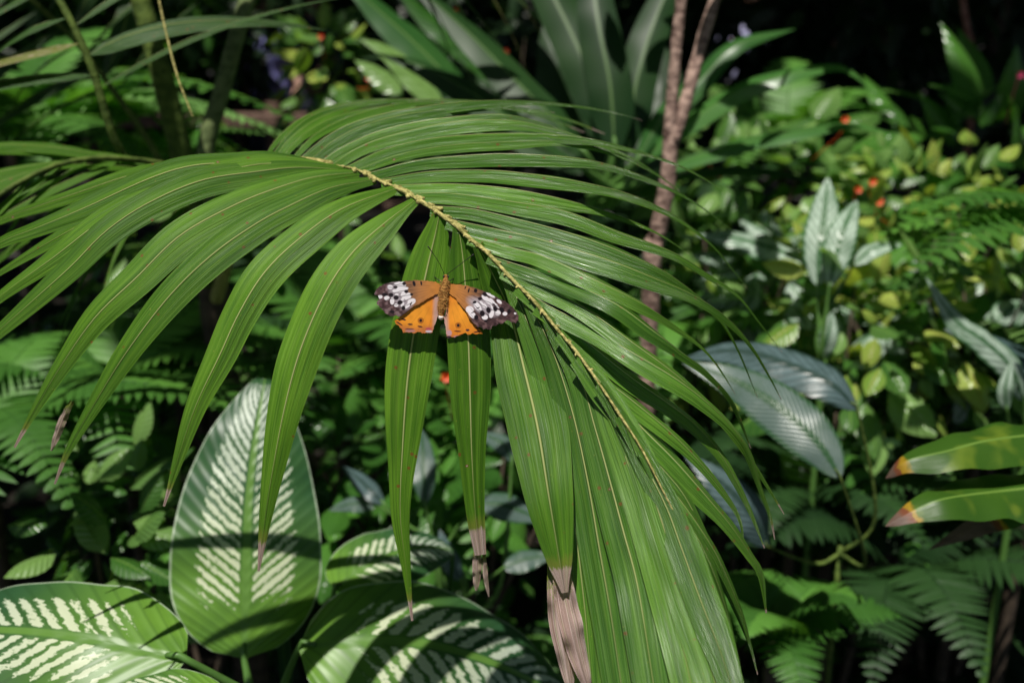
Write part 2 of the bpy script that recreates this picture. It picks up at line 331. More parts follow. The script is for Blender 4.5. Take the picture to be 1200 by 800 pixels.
tube(mb, [crown - [0, 0, .03], W(275, 280, 1.2), W(305, 225, .95), W(330, 200, .82)] + [W(*p) for p in RACH[:2]], [.010, .0065, .0042, .0036], 10, 40)
tube(mb, [W(*p) for p in RACH], [.0005, .0007, .0012, .0014, .0013, .0010, .0008, .0006, .0004], 10, 110, bump=.16)
# swollen yellow leaflet bases (pulvini) on both flanks
RC = crom(WP(RACH), 220)
for k in range(26, 165, 3):
    if k < 110 or k % 2: 
        p = RC[k]; side = rng.choice([-1, 1]); o = p + RT * side * .0012 - FWD * .0004
        f_ = 1.15 - .9 * k / 220 + (.5 if 35 < k < 95 else 0); tube(mb, [o, o + ((RC[min(219, k + 3)] - p) * .5 + RT * side * .0022 * rng.uniform(.5, 1.3) + UPV * rng.uniform(-.0012, .0012)) * f_], [.0012 * f_, .0009 * f_], 6, 5, bump=.3)
frond = mb.build('palm_frond', M['rachis'], palm)
VB = -FWD
def leaflet(pts, hw, prof=None, up=.55, fold=.18, tip=.06, dd=None, name='leaflet', mat=None, parent=None, wav=.04, split=0, side=0., n=46, pinch=.5, dstr=1., bulge=.018, up2=None, pw=1., glint=None):
    """pts (px,py[,depth]); hw = widest half width in photo pixels; tip = dry share at the tip"""
    P = [p if len(p) == 3 else None for p in pts]
    d0 = rdepth(pts[0][0]); d1 = dd if dd is not None else d0
    L = np.r_[0, np.cumsum([math.dist(pts[i][:2], pts[i + 1][:2]) for i in range(len(pts) - 1)])]; L = L / L[-1]
    q = [(p[0], p[1], p[2] if len(p) == 3 else d0 + (d1 - d0) * l ** pw - (bulge * math.sin(math.pi * l) if pw < 3 else bulge * math.sin(math.pi * l) ** 2)) for p, l in zip(pts, L)]
    C = crom(WP(q), n); t = np.linspace(0, 1, n)
    if prof is None: prof = [(0, .18), (.06, .42), (.2, .85), (.38, 1), (.6, .82), (.8, .45), (.93, .18), (1, .02)]
    pr = np.interp(t, [a for a, b in prof], [b for a, b in prof])
    pr = np.convolve(np.r_[[pr[0]] * 2, pr, [pr[-1]] * 2], np.ones(5) / 5, 'valid')
    dep = (C - CAM) @ FWD; view = nrm(CAM - C)
    upv = np.linspace(up, up if up2 is None else up2, n)[:, None]; N = nrm(view * (1 - upv) + Z * upv + RT * side); T = nrm(np.gradient(C, axis=0))
    if glint:   # the lower half of the blade is turned so that it mirrors the sun there, as on the real frond
        H = nrm(SUN + view); Hp = nrm(H - (H * T).sum(1, keepdims=True) * T); B = np.cross(T, Hp); ga = (fold * np.linspace(1.5, .9, n) * glint[2] + rng.uniform(-.04, .04))[:, None]; G = Hp * np.cos(ga) - B * np.sin(ga)
        k_ = np.clip((t - glint[0]) / .2, 0, 1) * np.clip((glint[1] - t) / .2, 0, 1); k_ = np.maximum(k_, glint[3])[:, None] if len(glint) > 3 else k_[:, None]; N = nrm(N * (1 - k_) + G * k_)
    A = nrm(np.cross(T, N))
    app = np.linalg.norm(A - (A * view).sum(1, keepdims=True) * view, axis=1)
    h = hw * pr * dep / KPX / np.maximum(app, .45) / math.cos(fold)
    dr = np.clip((t - (1 - tip)) / max(tip, .001) * .9 + .25, 0, 1) * (t > 1 - tip * 1.6) * dstr if tip else np.zeros(n)
    mb = MB(); fo = fold * np.linspace(1.5, .9, n); strip(mb, C, N, np.maximum(h, .0002), 8, fo, dr, wav=wav)
    return mb.build(name, mat or M['palm'], parent or frond)
LL = [  # leaflets left of the rachis
 ([(487,234),(450,262),(412,297),(380,345),(352,410),(333,480),(318,560),(309,620),(303,669)], 26, .62, .10, [(0,.15),(.08,.55),(.2,.95),(.35,1),(.52,.95),(.7,.62),(.85,.33),(.95,.14),(1,.02)]),
 ([(465,220),(400,245),(350,280),(310,319),(280,367),(257,417),(230,474),(211,530),(192,593)], 23, .61, .06, None),
 ([(440,210),(387,220),(337,242),(300,262),(250,297),(200,345),(150,410),(110,474),(80,527),(64,567)], 21, .61, .07, None),
 ([(420,202),(370,207),(325,220),(275,240),(212,275),(160,325),(113,370),(75,423),(42,478),(17,524)], 23, .61, .06, None),
 ([(408,199),(350,196),(300,201),(237,211),(175,237),(125,270),(83,312),(33,357),(-20,405),(-75,465)], 19, .61, .06, None),
 ([(400,197),(330,191),(277,197),(200,220),(125,255),(62,302),(0,347),(-60,400)], 18, .62, .06, None),
 ([(392,196),(330,187),(280,190),(225,194),(175,209),(100,243),(40,268),(0,284),(-70,325)], 17, .63, .06, None),
 ([(382,194),(320,190),(240,203),(160,228),(85,268),(30,300),(-40,345)], 13, .66, .06, None),
 ([(370,193),(290,192),(200,197),(150,206),(90,226),(40,243),(0,258),(-70,295)], 11, .72, .06, None)]
for p, w, dd, tp, pf in LL: leaflet(p, w, pf, .45, .22, tp, dd)
HG = [ ([(318,191,.77),(340,162,.79),(378,136,.82),(430,121,.86),(490,117,.9)], 9, .9, .03),
 ([(338,189,.75),(368,158,.77),(412,136,.8),(470,121,.84),(540,117,.9),(620,124,.95)], 9, .95, .03),
 ([(360,190),(395,162),(440,142),(500,130),(560,126),(610,126),(650,132)], 9, .9, .03), # leaflets right of the rachis, from the back to the tip: points, half width, depth at tip, dry tip
 ([(347,189),(385,158),(430,138),(500,124),(560,118),(620,118),(680,124),(725,133),(752,141)], 9, .98, .04),
 ([(325,191,.76),(352,160,.79),(395,136,.82),(450,124,.85),(520,117,.88),(600,125,.92),(660,138,.95),(709,157,.97)], 8, .97, .06),
 ([(312,192,.78),(335,160,.8),(370,133,.83),(420,120,.86),(480,116,.9),(560,119,.94),(630,134,.98),(685,155,1.0)], 9, 1.0, .06),
 ([(306,192,.80),(322,165,.83),(350,140,.86),(390,123,.9),(440,116,.94),(500,118,1.0)], 8, 1.0, .03),
 ([(370,193),(405,170),(455,150),(520,138),(590,134),(645,147),(690,165),(740,190)], 10, .93, .05),
 ([(387,194),(425,170),(475,154),(537,142),(600,141),(645,150),(690,163),(740,184),(775,207),(797,224)], 10, .93, .03),
 ([(404,196),(450,175),(512,161),(600,156),(675,160),(725,170),(775,185),(812,201),(855,227)], 9.5, .92, .02),
 ([(418,199),(475,179),(537,169),(600,166),(660,166),(720,180),(770,205),(810,235)], 7, .93, .02),
 ([(430,203),(487,188),(545,182),(600,180),(675,185),(725,196),(775,215),(812,235),(840,255),(867,277)], 10.5, .9, .03),
 ([(446,210),(500,201),(550,199),(600,201),(675,212),(737,227),(782,247),(812,267),(840,292),(876,338)], 11, .88, .03),
 ([(462,217),(525,215),(600,221),(675,237),(737,257),(775,275),(808,298)], 12.5, .84, .03),
 ([(482,227),(525,226),(600,236),(662,247),(725,272),(790,296),(832,322),(865,345),(890,377),(917,413)], 12.5, .84, .04),
 ([(505,241),(550,244),(600,255),(675,275),(740,300),(790,325),(840,367),(866,410),(888,466)], 14.5, .78, .03),
 ([(525,256),(600,272),(640,282),(715,305),(765,325),(815,347),(852,372),(880,403),(900,436),(916,468)], 16, .75, .03),
 ([(550,277),(600,290),(640,301),(702,330),(752,355),(790,380),(822,405),(843,430),(862,462)], 14, .72, .03),
 ([(573,299),(640,321),(715,352),(765,387),(802,415),(830,437),(858,470),(880,525)], 14, .69, .03),
 ([(590,316),(640,338),(690,364),(740,400),(790,437),(840,482),(875,530),(900,570),(919,602)], 14, .66, .05),
 ([(608,334),(640,356),(690,382),(740,412),(790,442),(827,470),(858,500),(878,530),(893,575),(903,605),(908,632)], 16, .64, .06),
 ([(630,358),(650,372),(690,402),(740,442),(780,470),(815,497),(842,528),(862,562),(880,600),(896,642)], 15, .62, .02),
 ([(657,390),(700,436),(740,468),(780,501),(812,532),(842,568),(866,606),(872,640)], 14, .6, .02),
 ([(679,418),(712,456),(752,500),(790,538),(827,580),(857,616),(880,650),(892,672),(898,718)], 21, .6, .02),
 ([(702,450),(730,487),(765,535),(802,580),(830,637),(855,692),(876,745),(888,790)], 14, .59, .02),
 ([(727,487),(752,525),(787,572),(815,610),(840,650),(858,690),(872,728),(884,775)], 13, .585, .02),
 ([(752,526),(785,580),(815,625),(838,675),(855,730),(868,790)], 11, .58, .02)]
HP = [(0, .55), (.1, .85), (.28, 1), (.45, .9), (.62, .62), (.8, .36), (.92, .18), (1, .03)]
for k, (p, w, dd, tp) in enumerate(HG):
    if len(p[0]) == 2: dd = rdepth(p[0][0]) + (dd - rdepth(p[0][0])) * .6
    leaflet(p, w * (.76 if k < 15 else .74), HP, (.60 if k < 17 else .56) + rng.uniform(-.06, .06), .40, tp, dd, mat=M['palm_gloss'], side=rng.uniform(-.08, .05), pw=3.2, bulge=.020 if k < 15 else .034 if k < 21 else .012, glint=(-.2, rng.uniform(.6, .85), 1.))
FG = [  # leaflets hanging from the near side of the rachis
 ([(515,250),(510,275),(500,317),(485,390),(477,450),(472,520),(469,600),(476,665),(483,727)], 29, .632, .07, [(0,.2),(.05,.6),(.14,.9),(.30,1),(.42,.95),(.52,.78),(.65,.5),(.76,.36),(.86,.2),(1,.03)]),
 ([(537,266),(541,290),(545,330),(549,400),(551,467),(553,534),(557,600),(563,650)], 26, .631, .12, [(0,.2),(.06,.55),(.2,.9),(.36,1),(.52,.92),(.68,.62),(.84,.45),(.95,.34),(1,.24)]),
 ([(560,287,.617),(577,320,.621),(598,367,.621),(613,427,.605),(630,500,.580),(643,580,.561),(653,640,.554),(662,694,.549)], 36, .635, .09, [(0,.15),(.1,.5),(.25,.8),(.4,1),(.6,1),(.78,.78),(.88,.55),(.95,.35),(1,.04)]),
 ([(586,313),(606,350),(637,424),(656,500),(668,570),(677,640),(686,720),(694,810)], 25, 0.553, 0, [(0,.15),(.1,.5),(.3,.9),(.5,1),(.8,1),(1,.8)]),
 ([(610,337),(645,405),(670,480),(688,560),(702,640),(716,720),(730,815)], 24, 0.533, 0, [(0,.15),(.1,.5),(.3,.85),(.5,1),(.8,1),(1,.9)]),
 ([(633,361),(677,435),(697,500),(713,557),(730,620),(748,690),(768,815)], 24, 0.518, 0, [(0,.15),(.1,.5),(.3,.8),(.5,1),(.8,1.1),(1,1)]),
 ([(655,388),(700,450),(722,505),(741,557),(757,602),(780,680),(796,740),(814,820)], 23, 0.508, 0, [(0,.15),(.1,.5),(.3,.8),(.5,1),(.8,1.1),(1,1)]),
 ([(677,414),(712,460),(740,515),(760,565),(777,615),(802,690),(826,760),(844,820)], 22, 0.503, 0, [(0,.15),(.1,.5),(.3,.8),(.5,1),(.8,1.1),(1,1)]),
 ([(702,449),(727,492),(752,537),(780,592),(797,637),(820,700),(845,765),(864,825)], 19, 0.498, 0, [(0,.15),(.1,.5),(.3,.8),(.5,1),(.8,1),(1,.7)]),
 ([(735,500),(758,542),(785,592),(806,635),(830,695),(852,750),(868,800)], 13, 0.513, 0, [(0,.15),(.1,.5),(.3,.8),(.5,1),(.8,.8),(1,.3)])]
for k, (p, w, dd, tp, pf) in enumerate(FG):
    leaflet(p, w, pf, .30, .14 if k < 3 else .20, tp, dd, wav=.03, side=(-.06 if k < 3 else -.18 + .1 * (k % 2)), n=56, pw=(1. if k < 3 else 1.5), bulge=(.0005 if k < 3 else .005), up2=None if k < 3 else .40, mat=M['palm' if k < 3 else 'palm_gloss'], glint=None if k < 3 else (.45, 1.4, .0))
# papery dead ends of three leaflets
DRY = dict(prof=[(0, .6), (.3, .95), (.5, 1), (.8, .7), (.93, .4), (1, .1)], up=.2, fold=.45, tip=1.2, wav=.4, name='dry_leaflet_tip', n=24)
for pts, w in (([(654,645,.560),(661,690,.554),(668,725,.548),(678,768,.546),(691,812,.545)], 15), ([(648,652,.563),(655,725,.556),(662,765,.554),(670,815,.552)], 13),
               ([(559,640,.634),(559,665,.634),(558,692,.636)], 6), ([(567,645,.636),(569,675,.636),(573,699,.638)], 3.2), ([(84,470,.66),(74,490,.66),(60,528,.66)], 5)):
    o = leaflet(pts, w, **DRY); tag(o, 'papery pinkish brown dead leaflet end')
# other fronds of the same palm, rising out at the top left
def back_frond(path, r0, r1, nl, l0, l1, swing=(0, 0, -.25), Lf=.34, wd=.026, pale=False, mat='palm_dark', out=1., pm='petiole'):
    mb = MB(); tube(mb, [W(*p) for p in path], [r0, (r0 + r1) / 2, r1], 10, 30); fr = mb.build('palm_frond', M[pm], palm)
    C = crom(WP(path), 200); mb = MB(); tm = [template(10, 2, 'lance', dr, .35) for dr in (.25, .45, .7)]
    for k in range(nl):
        t = l0 + (l1 - l0) * (k + rng.uniform(0, .6)) / nl; i = min(198, int(t * 199)); T = nrm(C[i + 1] - C[i]); s = 1 if k % 2 else -1
        side = nrm(np.cross(T, FWD)) * s * out; d = nrm(T * .55 + side + np.array(swing) + rng.normal(0, .09, 3)); n = nrm(Z + rng.normal(0, .3, 3) - FWD * .3)
        scatter(mb, [C[i]], d, n, Lf * rng.uniform(.8, 1.15), wd * rng.uniform(.8, 1.2), tm[k % 3], 0, np.array([float(rng.uniform(0, 1) > .93) * .5]))
    mb.build('leaflet_row', M[mat], fr)
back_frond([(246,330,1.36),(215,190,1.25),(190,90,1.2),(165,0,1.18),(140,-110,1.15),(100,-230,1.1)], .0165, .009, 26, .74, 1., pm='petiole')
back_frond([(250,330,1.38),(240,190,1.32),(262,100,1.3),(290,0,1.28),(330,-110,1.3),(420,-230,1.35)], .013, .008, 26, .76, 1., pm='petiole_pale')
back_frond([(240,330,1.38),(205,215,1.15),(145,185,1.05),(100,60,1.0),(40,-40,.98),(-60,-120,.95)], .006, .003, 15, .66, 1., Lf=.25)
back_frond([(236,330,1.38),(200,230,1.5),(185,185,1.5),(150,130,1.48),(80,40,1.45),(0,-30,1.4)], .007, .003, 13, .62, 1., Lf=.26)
back_frond([(246,330,1.36),(235,235,1.15),(205,198,1.02),(140,186,.96),(80,190,.9),(20,215,.86),(-60,270,.84)], .005, .002, 20, .42, 1., (-.5, 0, -.12), .20, .018, mat='palm', out=.22)
mb = MB(); tube(mb, [W(184, -10, .95), W(195, 40, .95), W(208, 90, .94), W(226, 137, .93)], [.0012, .0010, .0006], 6, 20); mb.build('dry_leaf_rib', M['rachis'], palm)

# ------------------------------------------------------------------ butterfly
def inpoly(x, y, poly):
    poly = np.asarray(poly, float); c = np.zeros(x.shape, bool); j = len(poly) - 1
    for i in range(len(poly)):
        xi, yi = poly[i]; xj, yj = poly[j]
        c ^= ((yi > y) != (yj > y)) & (x < (xj - xi) * (y - yi) / (yj - yi + 1e-12) + xi); j = i
    return c
def vnoise(x, y, s, seed):
    r = np.random.default_rng(seed).uniform(0, 1, (64, 64)); X = x / s; Y = y / s; xi = np.floor(X).astype(int); yi = np.floor(Y).astype(int)
    fx = X - xi; fy = Y - yi; fx = fx * fx * (3 - 2 * fx); fy = fy * fy * (3 - 2 * fy); g = lambda a, b: r[a % 64, b % 64]
    return (g(xi, yi) * (1 - fx) + g(xi + 1, yi) * fx) * (1 - fy) + (g(xi, yi + 1) * (1 - fx) + g(xi + 1, yi + 1) * fx) * fy
def ell(x, y, c, soft=.18):
    cx, cy, a, b, an = c; an = math.radians(an); dx = x - cx; dy = y - cy
    u = (dx * math.cos(an) + dy * math.sin(an)) / a; v = (-dx * math.sin(an) + dy * math.cos(an)) / b
    return np.clip((1 - np.sqrt(u * u + v * v)) / soft + .5, 0, 1)[:, None]
BD = .6300
def wing_mesh(name, poly, dfun, colfun, parent, x0, y0, sc):
    """poly in photo pixels; colour computed in the zoomed coordinates (px-x0)*sc"""
    P = np.asarray(poly); st = .38; xs = np.arange(P[:, 0].min() - 1, P[:, 0].max() + 1, st); ys = np.arange(P[:, 1].min() - 1, P[:, 1].max() + 1, st)
    X, Y = np.meshgrid(xs, ys, indexing='ij'); jx = (vnoise(X, Y, 1.6, 3) - .5) * .9; jy = (vnoise(X, Y, 1.6, 4) - .5) * .9
    ins = inpoly(X[:-1, :-1] + st / 2 + jx[:-1, :-1], Y[:-1, :-1] + st / 2 + jy[:-1, :-1], P); k = len(ys); i, j = np.nonzero(ins)
    F = np.stack([i * k + j, (i + 1) * k + j, (i + 1) * k + j + 1, i * k + j + 1], -1); D = dfun(X, Y)
    V = CAM + FWD * D[..., None] + RT * ((X - 600) / KPX * D)[..., None] + UPV * ((400 - Y) / KPX * D)[..., None]; V = V.reshape(-1, 3)
    used, inv = np.unique(F, return_inverse=True); F = inv.reshape(F.shape); V = V[used]
    zx = (X.ravel()[used] - x0) * sc; zy = (Y.ravel()[used] - y0) * sc; c = colfun(zx, zy)
    mb = MB(); mb.add(V, F); return mb.build(name, M['wing'], parent, colors=np.clip(c, 0, 1))
s = NT('butterfly_wing'); col = s.n('ShaderNodeAttribute', attribute_name='paint').outputs['Color']
M['wing'] = s.out(col, .55, .12, col, None, .08, .0002, .3)
M['fur'] = mat_bark('butterfly_fur', (.26, .10, .02), (.55, .29, .08), 500)
M['antenna'] = mat_plain('antenna_black', (.015, .012, .01), .5)
bfly = empty('butterfly', W(520, 350, BD), 'orange and brown butterfly with white-patched wingtips spread open on the palm frond', 'butterfly')
def shade(c, x, y, ex, ey, seed):
    n = vnoise(x, y, 34, seed)[:, None] * .3 + 1.0; ang = np.degrees(np.arctan2(y - ey, x - ex)); v = np.abs(((ang * 1.0) % 13) - 6.5); k = np.clip((v - 5.9) / .6, 0, 1)[:, None] * .28
    return c * n * (1 - k)
brown = np.array([.44, .175, .048]); grey = np.array([.27, .125, .06]); dark = np.array([.055, .028, .030]); white = np.array([.88, .82, .88]); blk = np.array([.010, .006, .010])
orange = np.array([.60, .19, .015]); orange2 = np.array([.74, .28, .022]); pink = np.array([.46, .27, .22])
def veins(c, x, y, ex, ey, sp, dk, w0=.35, seed=2):
    ang = np.degrees(np.arctan2(y - ey, x - ex)) + (vnoise(x, y, 30, seed) - .5) * 2.; rr = np.hypot(x - ex, y - ey); v = np.abs((ang % sp) - sp / 2) * rr * .01745
    k = np.clip(1.6 - v / 2.4, 0, 1)[:, None] * dk; return c * (1 - k) + np.array([.03, .018, .02]) * k
def big(l): return [(a, b, c * 1.22, d * 1.25, e) for a, b, c, d, e in l]
def fw_right(x, y):
    t = np.clip((x - 110) / 200, 0, 1)[:, None]; c = np.array([.52, .20, .035]) * (1 - t) ** 2 + brown * 2 * t * (1 - t) + grey * t * t
    o = np.clip((x + .45 * y - 455) / 60, 0, 1)[:, None]; mot = vnoise(x, y, 16, 9)[:, None]
    c = c * (1 - o) + (dark * (.5 + 1.3 * mot) + np.array([.10, .06, .06]) * np.clip((vnoise(x, y, 22, 21)[:, None] - .55) * 3, 0, 1)) * o
    c = shade(c, x, y, 90, 240, 5); e_ = ell(x, y, (370, 395, 125, 52, 28), .5) * .75; c = c * (1 - e_) + np.array([.50, .44, .50]) * e_
    for e in big(((432,302,34,12,35),(405,342,44,15,42),(445,350,24,8,45),(370,378,28,9,52),(325,385,36,17,60),(270,418,26,22,20),(288,455,34,17,48),(352,408,26,7,72),(388,478,20,15,0),
              (440,455,14,24,18),(490,443,18,17,10),(545,450,15,12,0),(500,355,20,10,40),(398,395,24,5,62),(480,385,24,5,50),(625,447,8,7,0),(448,410,6,26,-25))): c = c * (1 - ell(x, y, e)) + white * ell(x, y, e)
    for e in ((368,447,19,25,-15),(416,422,18,25,-15),(468,412,15,22,-25),(520,420,17,24,-25),(577,430,13,17,0),(320,478,17,20,0),(388,300,20,14,30),(350,333,16,13,0),(308,360,16,11,-20),
              (316,270,14,15,0),(262,268,6,20,15),(236,246,5,13,25),(395,508,14,10,0),(300,437,22,4,-25),(335,405,16,4,-20)): c = c * (1 - ell(x, y, e, .3)) + blk * ell(x, y, e, .3)
    return veins(c, x, y, 60, 210, 6.5, .75 * np.clip((x - 250) / 60, .25, 1)[:, None])
def fw_left(x, y):
    t = np.clip((620 - x) / 200, 0, 1)[:, None]; c = np.array([.52, .20, .035]) * (1 - t) ** 2 + brown * 2 * t * (1 - t) + grey * t * t
    o = np.clip((392 - x + .28 * (y - 260)) / 40, 0, 1)[:, None]; mot = vnoise(x, y, 16, 19)[:, None]
    c = c * (1 - o) + (dark * (.6 + 1.5 * mot) + np.array([.12, .085, .09]) * np.clip((vnoise(x, y, 22, 23)[:, None] - .5) * 3, 0, 1)) * o
    c = shade(c, x, y, 640, 250, 6); e_ = ell(x, y, (325, 310, 120, 62, 52), .5) * .7; c = c * (1 - e_) + np.array([.50, .44, .50]) * e_
    for e in big(((318,212,36,10,-10),(248,242,18,14,0),(330,236,36,11,-15),(335,262,46,15,-14),(285,272,16,10,0),(386,315,26,19,-50),(350,297,20,13,-50),(415,356,28,19,-25),(350,330,22,9,-50),(380,390,28,11,-35),
              (222,328,18,14,0),(264,352,14,22,0),(170,318,15,12,0),(295,384,14,11,0),(300,300,12,8,0),(345,375,10,18,20))): c = c * (1 - ell(x, y, e)) + white * ell(x, y, e)
    for e in ((295,324,20,18,0),(325,362,21,17,-20),(255,303,20,14,0),(205,300,21,14,0),(352,405,15,18,0),(357,215,14,14,0),(374,276,16,13,0),(415,300,12,10,0),(435,215,11,22,-15),(491,212,7,18,-10),
              (290,243,16,10,0),(410,372,16,5,-60),(262,435,20,10,0)): c = c * (1 - ell(x, y, e, .3)) + blk * ell(x, y, e, .3)
    return veins(c, x, y, 680, 230, 6.5, .75 * np.clip((460 - x) / 60, .25, 1)[:, None])
def hw_right(x, y):
    t = ell(x, y, (225, 450, 130, 110, 0), .8); c = orange * (1 - t) + orange2 * t
    k = np.clip((112 - x + .05 * (y - 480)) / 26, 0, 1)[:, None]; c = c * (1 - k) + pink * k; c = shade(c, x, y, 100, 260, 8)
    k = np.clip((y - 612 + .10 * np.abs(x - 240)) / 30, 0, 1)[:, None] * .6; c = c * (1 - k) + np.array([.42, .13, .05]) * k
    for e, q in (((180,541,23,23,0), (.30,.08,.01)), ((180,541,17,17,0), tuple(orange)), ((180,541,12,13,0), tuple(blk)), ((175,587,28,6,4), (.12,.03,.01)), ((253,578,15,9,0), (.05,.02,.03)), ((325,592,26,7,-10), (.12,.03,.01)),
                 ((335,562,24,6,-5), (.10,.03,.01)), ((215,612,30,5,-12), (.08,.02,.01)), ((110,600,20,22,0), (.50,.28,.32)), ((107,632,22,9,0), (.03,.01,.02)), ((165,628,22,8,-10), (.45,.20,.20))):
        e_ = ell(x, y, e, .35); c = c * (1 - e_) + np.array(q) * e_
    return c
def hw_left(x, y):
    t = ell(x, y, (440, 450, 120, 110, 0), .8); c = orange * (1 - t) + orange2 * t
    k = np.clip((x - 572 - .03 * (450 - y)) / 26, 0, 1)[:, None]; c = c * (1 - k) + pink * k; c = shade(c, x, y, 620, 280, 8)
    k = np.clip((y - 548 + .16 * np.abs(x - 450)) / 30, 0, 1)[:, None] * .55; c = c * (1 - k) + np.array([.42, .13, .06]) * k
    for e, q in (((487,503,23,23,0), (.30,.08,.01)), ((487,503,17,17,0), tuple(orange)), ((487,503,12,13,0), tuple(blk)), ((355,495,18,7,15), (.06,.02,.02)), ((405,533,20,7,5), (.07,.03,.02)), ((482,551,20,7,12), (.10,.03,.02)),
                 ((320,527,30,6,32), (.08,.03,.02)), ((400,570,36,5,0), (.10,.04,.05)), ((405,585,40,9,0), (.42,.20,.20)), ((548,568,24,10,0), (.45,.08,.10)), ((550,588,26,9,0), (.60,.50,.58)), ((550,603,28,5,0), (.03,.02,.03))):
        e_ = ell(x, y, e, .35); c = c * (1 - e_) + np.array(q) * e_
    return c
z1 = lambda pts: [(420 + a / 6.667, 300 + b / 6.667) for a, b in pts]; z2 = lambda pts: [(510 + a / 6.667, 300 + b / 6.667) for a, b in pts]
lift = lambda X, c, k: BD - .003 - k * np.abs(X - c) ** 1.3 * .36e-4
FL = z1([(125,292),(138,262),(165,238),(205,216),(270,201),(350,197),(430,190),(520,190),(600,200),(645,222),(650,262),(636,298),(612,296),(540,333),(480,372),(430,393),(385,432),(335,470),(315,474),(290,462),(272,470),(250,470),(228,452),(208,446),(190,420),(168,400),(145,372),(152,352),(162,332),(150,306),(128,306)])
HL = z1([(648,280),(640,330),(634,400),(624,460),(604,518),(588,560),(578,592),(566,607),(535,600),(510,604),(480,592),(455,594),(438,602),(410,594),(390,598),(362,594),(348,600),(342,572),(325,560),(312,540),(296,534),(284,506),(292,492),(312,488),(335,462),(380,425),(430,385),(540,325)])
FR = z2([(95,222),(120,216),(170,220),(250,230),(330,255),(400,281),(470,315),(550,355),(600,395),(642,440),(652,470),(650,495),(630,526),(612,516),(600,522),(580,502),(563,500),(545,512),(520,530),(495,526),(470,545),(448,540),(440,565),(428,577),(400,566),(380,572),(355,556),(330,556),(318,536),(300,522),(265,482),(235,422),(200,382),(150,322),(110,294),(92,270)])
HR = z2([(88,280),(100,350),(84,420),(66,480),(72,520),(82,562),(86,600),(90,628),(96,642),(120,634),(150,636),(172,622),(200,621),(220,606),(240,600),(255,612),(272,613),(295,600),(318,612),(345,604),(372,606),(366,588),(350,575),(335,560),(325,548),(260,470),(150,310)])
wing_mesh('hindwing', HL, lambda X, Y: lift(X, 520, .9) + .0012, hw_left, bfly, 420, 300, 6.667)
wing_mesh('hindwing', HR, lambda X, Y: lift(X, 522, 1.6) + .0010, hw_right, bfly, 510, 300, 6.667)
wing_mesh('forewing', FL, lambda X, Y: lift(X, 520, 1.0), fw_left, bfly, 420, 300, 6.667)
wing_mesh('forewing', FR, lambda X, Y: lift(X, 524, 2.25), fw_right, bfly, 510, 300, 6.667)
px = BD / KPX; mb = MB(); bd = BD - .0035
tube(mb, [W(522.6,321.5,bd),W(522.4,326,bd),W(521.5,331,bd-.0008),W(520.5,338,bd-.001),W(519.3,345,bd),W(518.4,352,bd),W(517.6,360,bd),W(517,367,bd+.001),W(516.8,372,bd+.001)],
     np.array([1.8,3.2,3.1,5.0,4.4,4.3,4.4,3.9,2.4]) * px, 16, 44, bump=.02)
body = mb.build('body', M['fur'], bfly)
mb = MB(); P0 = []; D0 = []   # fur on the thorax
for k in range(420):
    t = rng.uniform(0, 1); a = rng.uniform(-1.4, 1.4); r = 5.2 * px; c = W(521.6 - 3.8 * t, 328 + 34 * t, bd); o = c + RT * math.sin(a) * r - FWD * math.cos(a) * r * .9
    P0.append(o); D0.append(RT * math.sin(a) * .7 - FWD * .3 * math.cos(a) - UPV * .9 + rng.normal(0, .25, 3))
scatter(mb, P0, np.array(D0), -FWD, .0018, .00035, template(1, 1, 'pinna', .1, 0)); mb.build('fur_tuft', M['fur'], body)
mb = MB(); tube(mb, [W(517, 370.5, bd - .0004), W(516.8, 372.3, bd), W(516.7, 374, bd + .001)], np.array([3.1, 3.0, 1.8]) * px, 12, 8); mb.build('tail_tip', mat_plain('white_fur', (.75, .70, .66), .8), body)
for sx in (-1, 1):
    mb = MB(); c = W(522.6 + 2.7 * sx, 324, bd - .0012); tube(mb, [c - UPV * .0008, c, c + UPV * .0008], np.array([.4, 1.35, .4]) * px, 10, 8); mb.build('eye', M['antenna'], bfly)
for tipp, mid in (((501.5, 288.5, bd - .010), (514, 307, bd - .006)), ((555, 298, bd - .009), (535, 313, bd - .006))):
    mb = MB(); tube(mb, [W(522 + (1 if tipp[0] > 520 else -1), 322, bd), W(*mid), W(*tipp)], [.00022, .0002, .0002, .0002, .00045], 6, 24); mb.build('antenna', M['antenna'], bfly)
for sx in (-1, 1):
    for k in range(3):
        mb = MB(); a = W(521 + 2 * sx, 332 + 5 * k, bd); tube(mb, [a, a + RT * sx * .004 + FWD * .002 + UPV * (.003 - .003 * k), a + RT * sx * .006 + FWD * .010 + UPV * (.005 - .005 * k)], [.0003, .0003, .0002], 6, 8); mb.build('leg', M['antenna'], bfly)

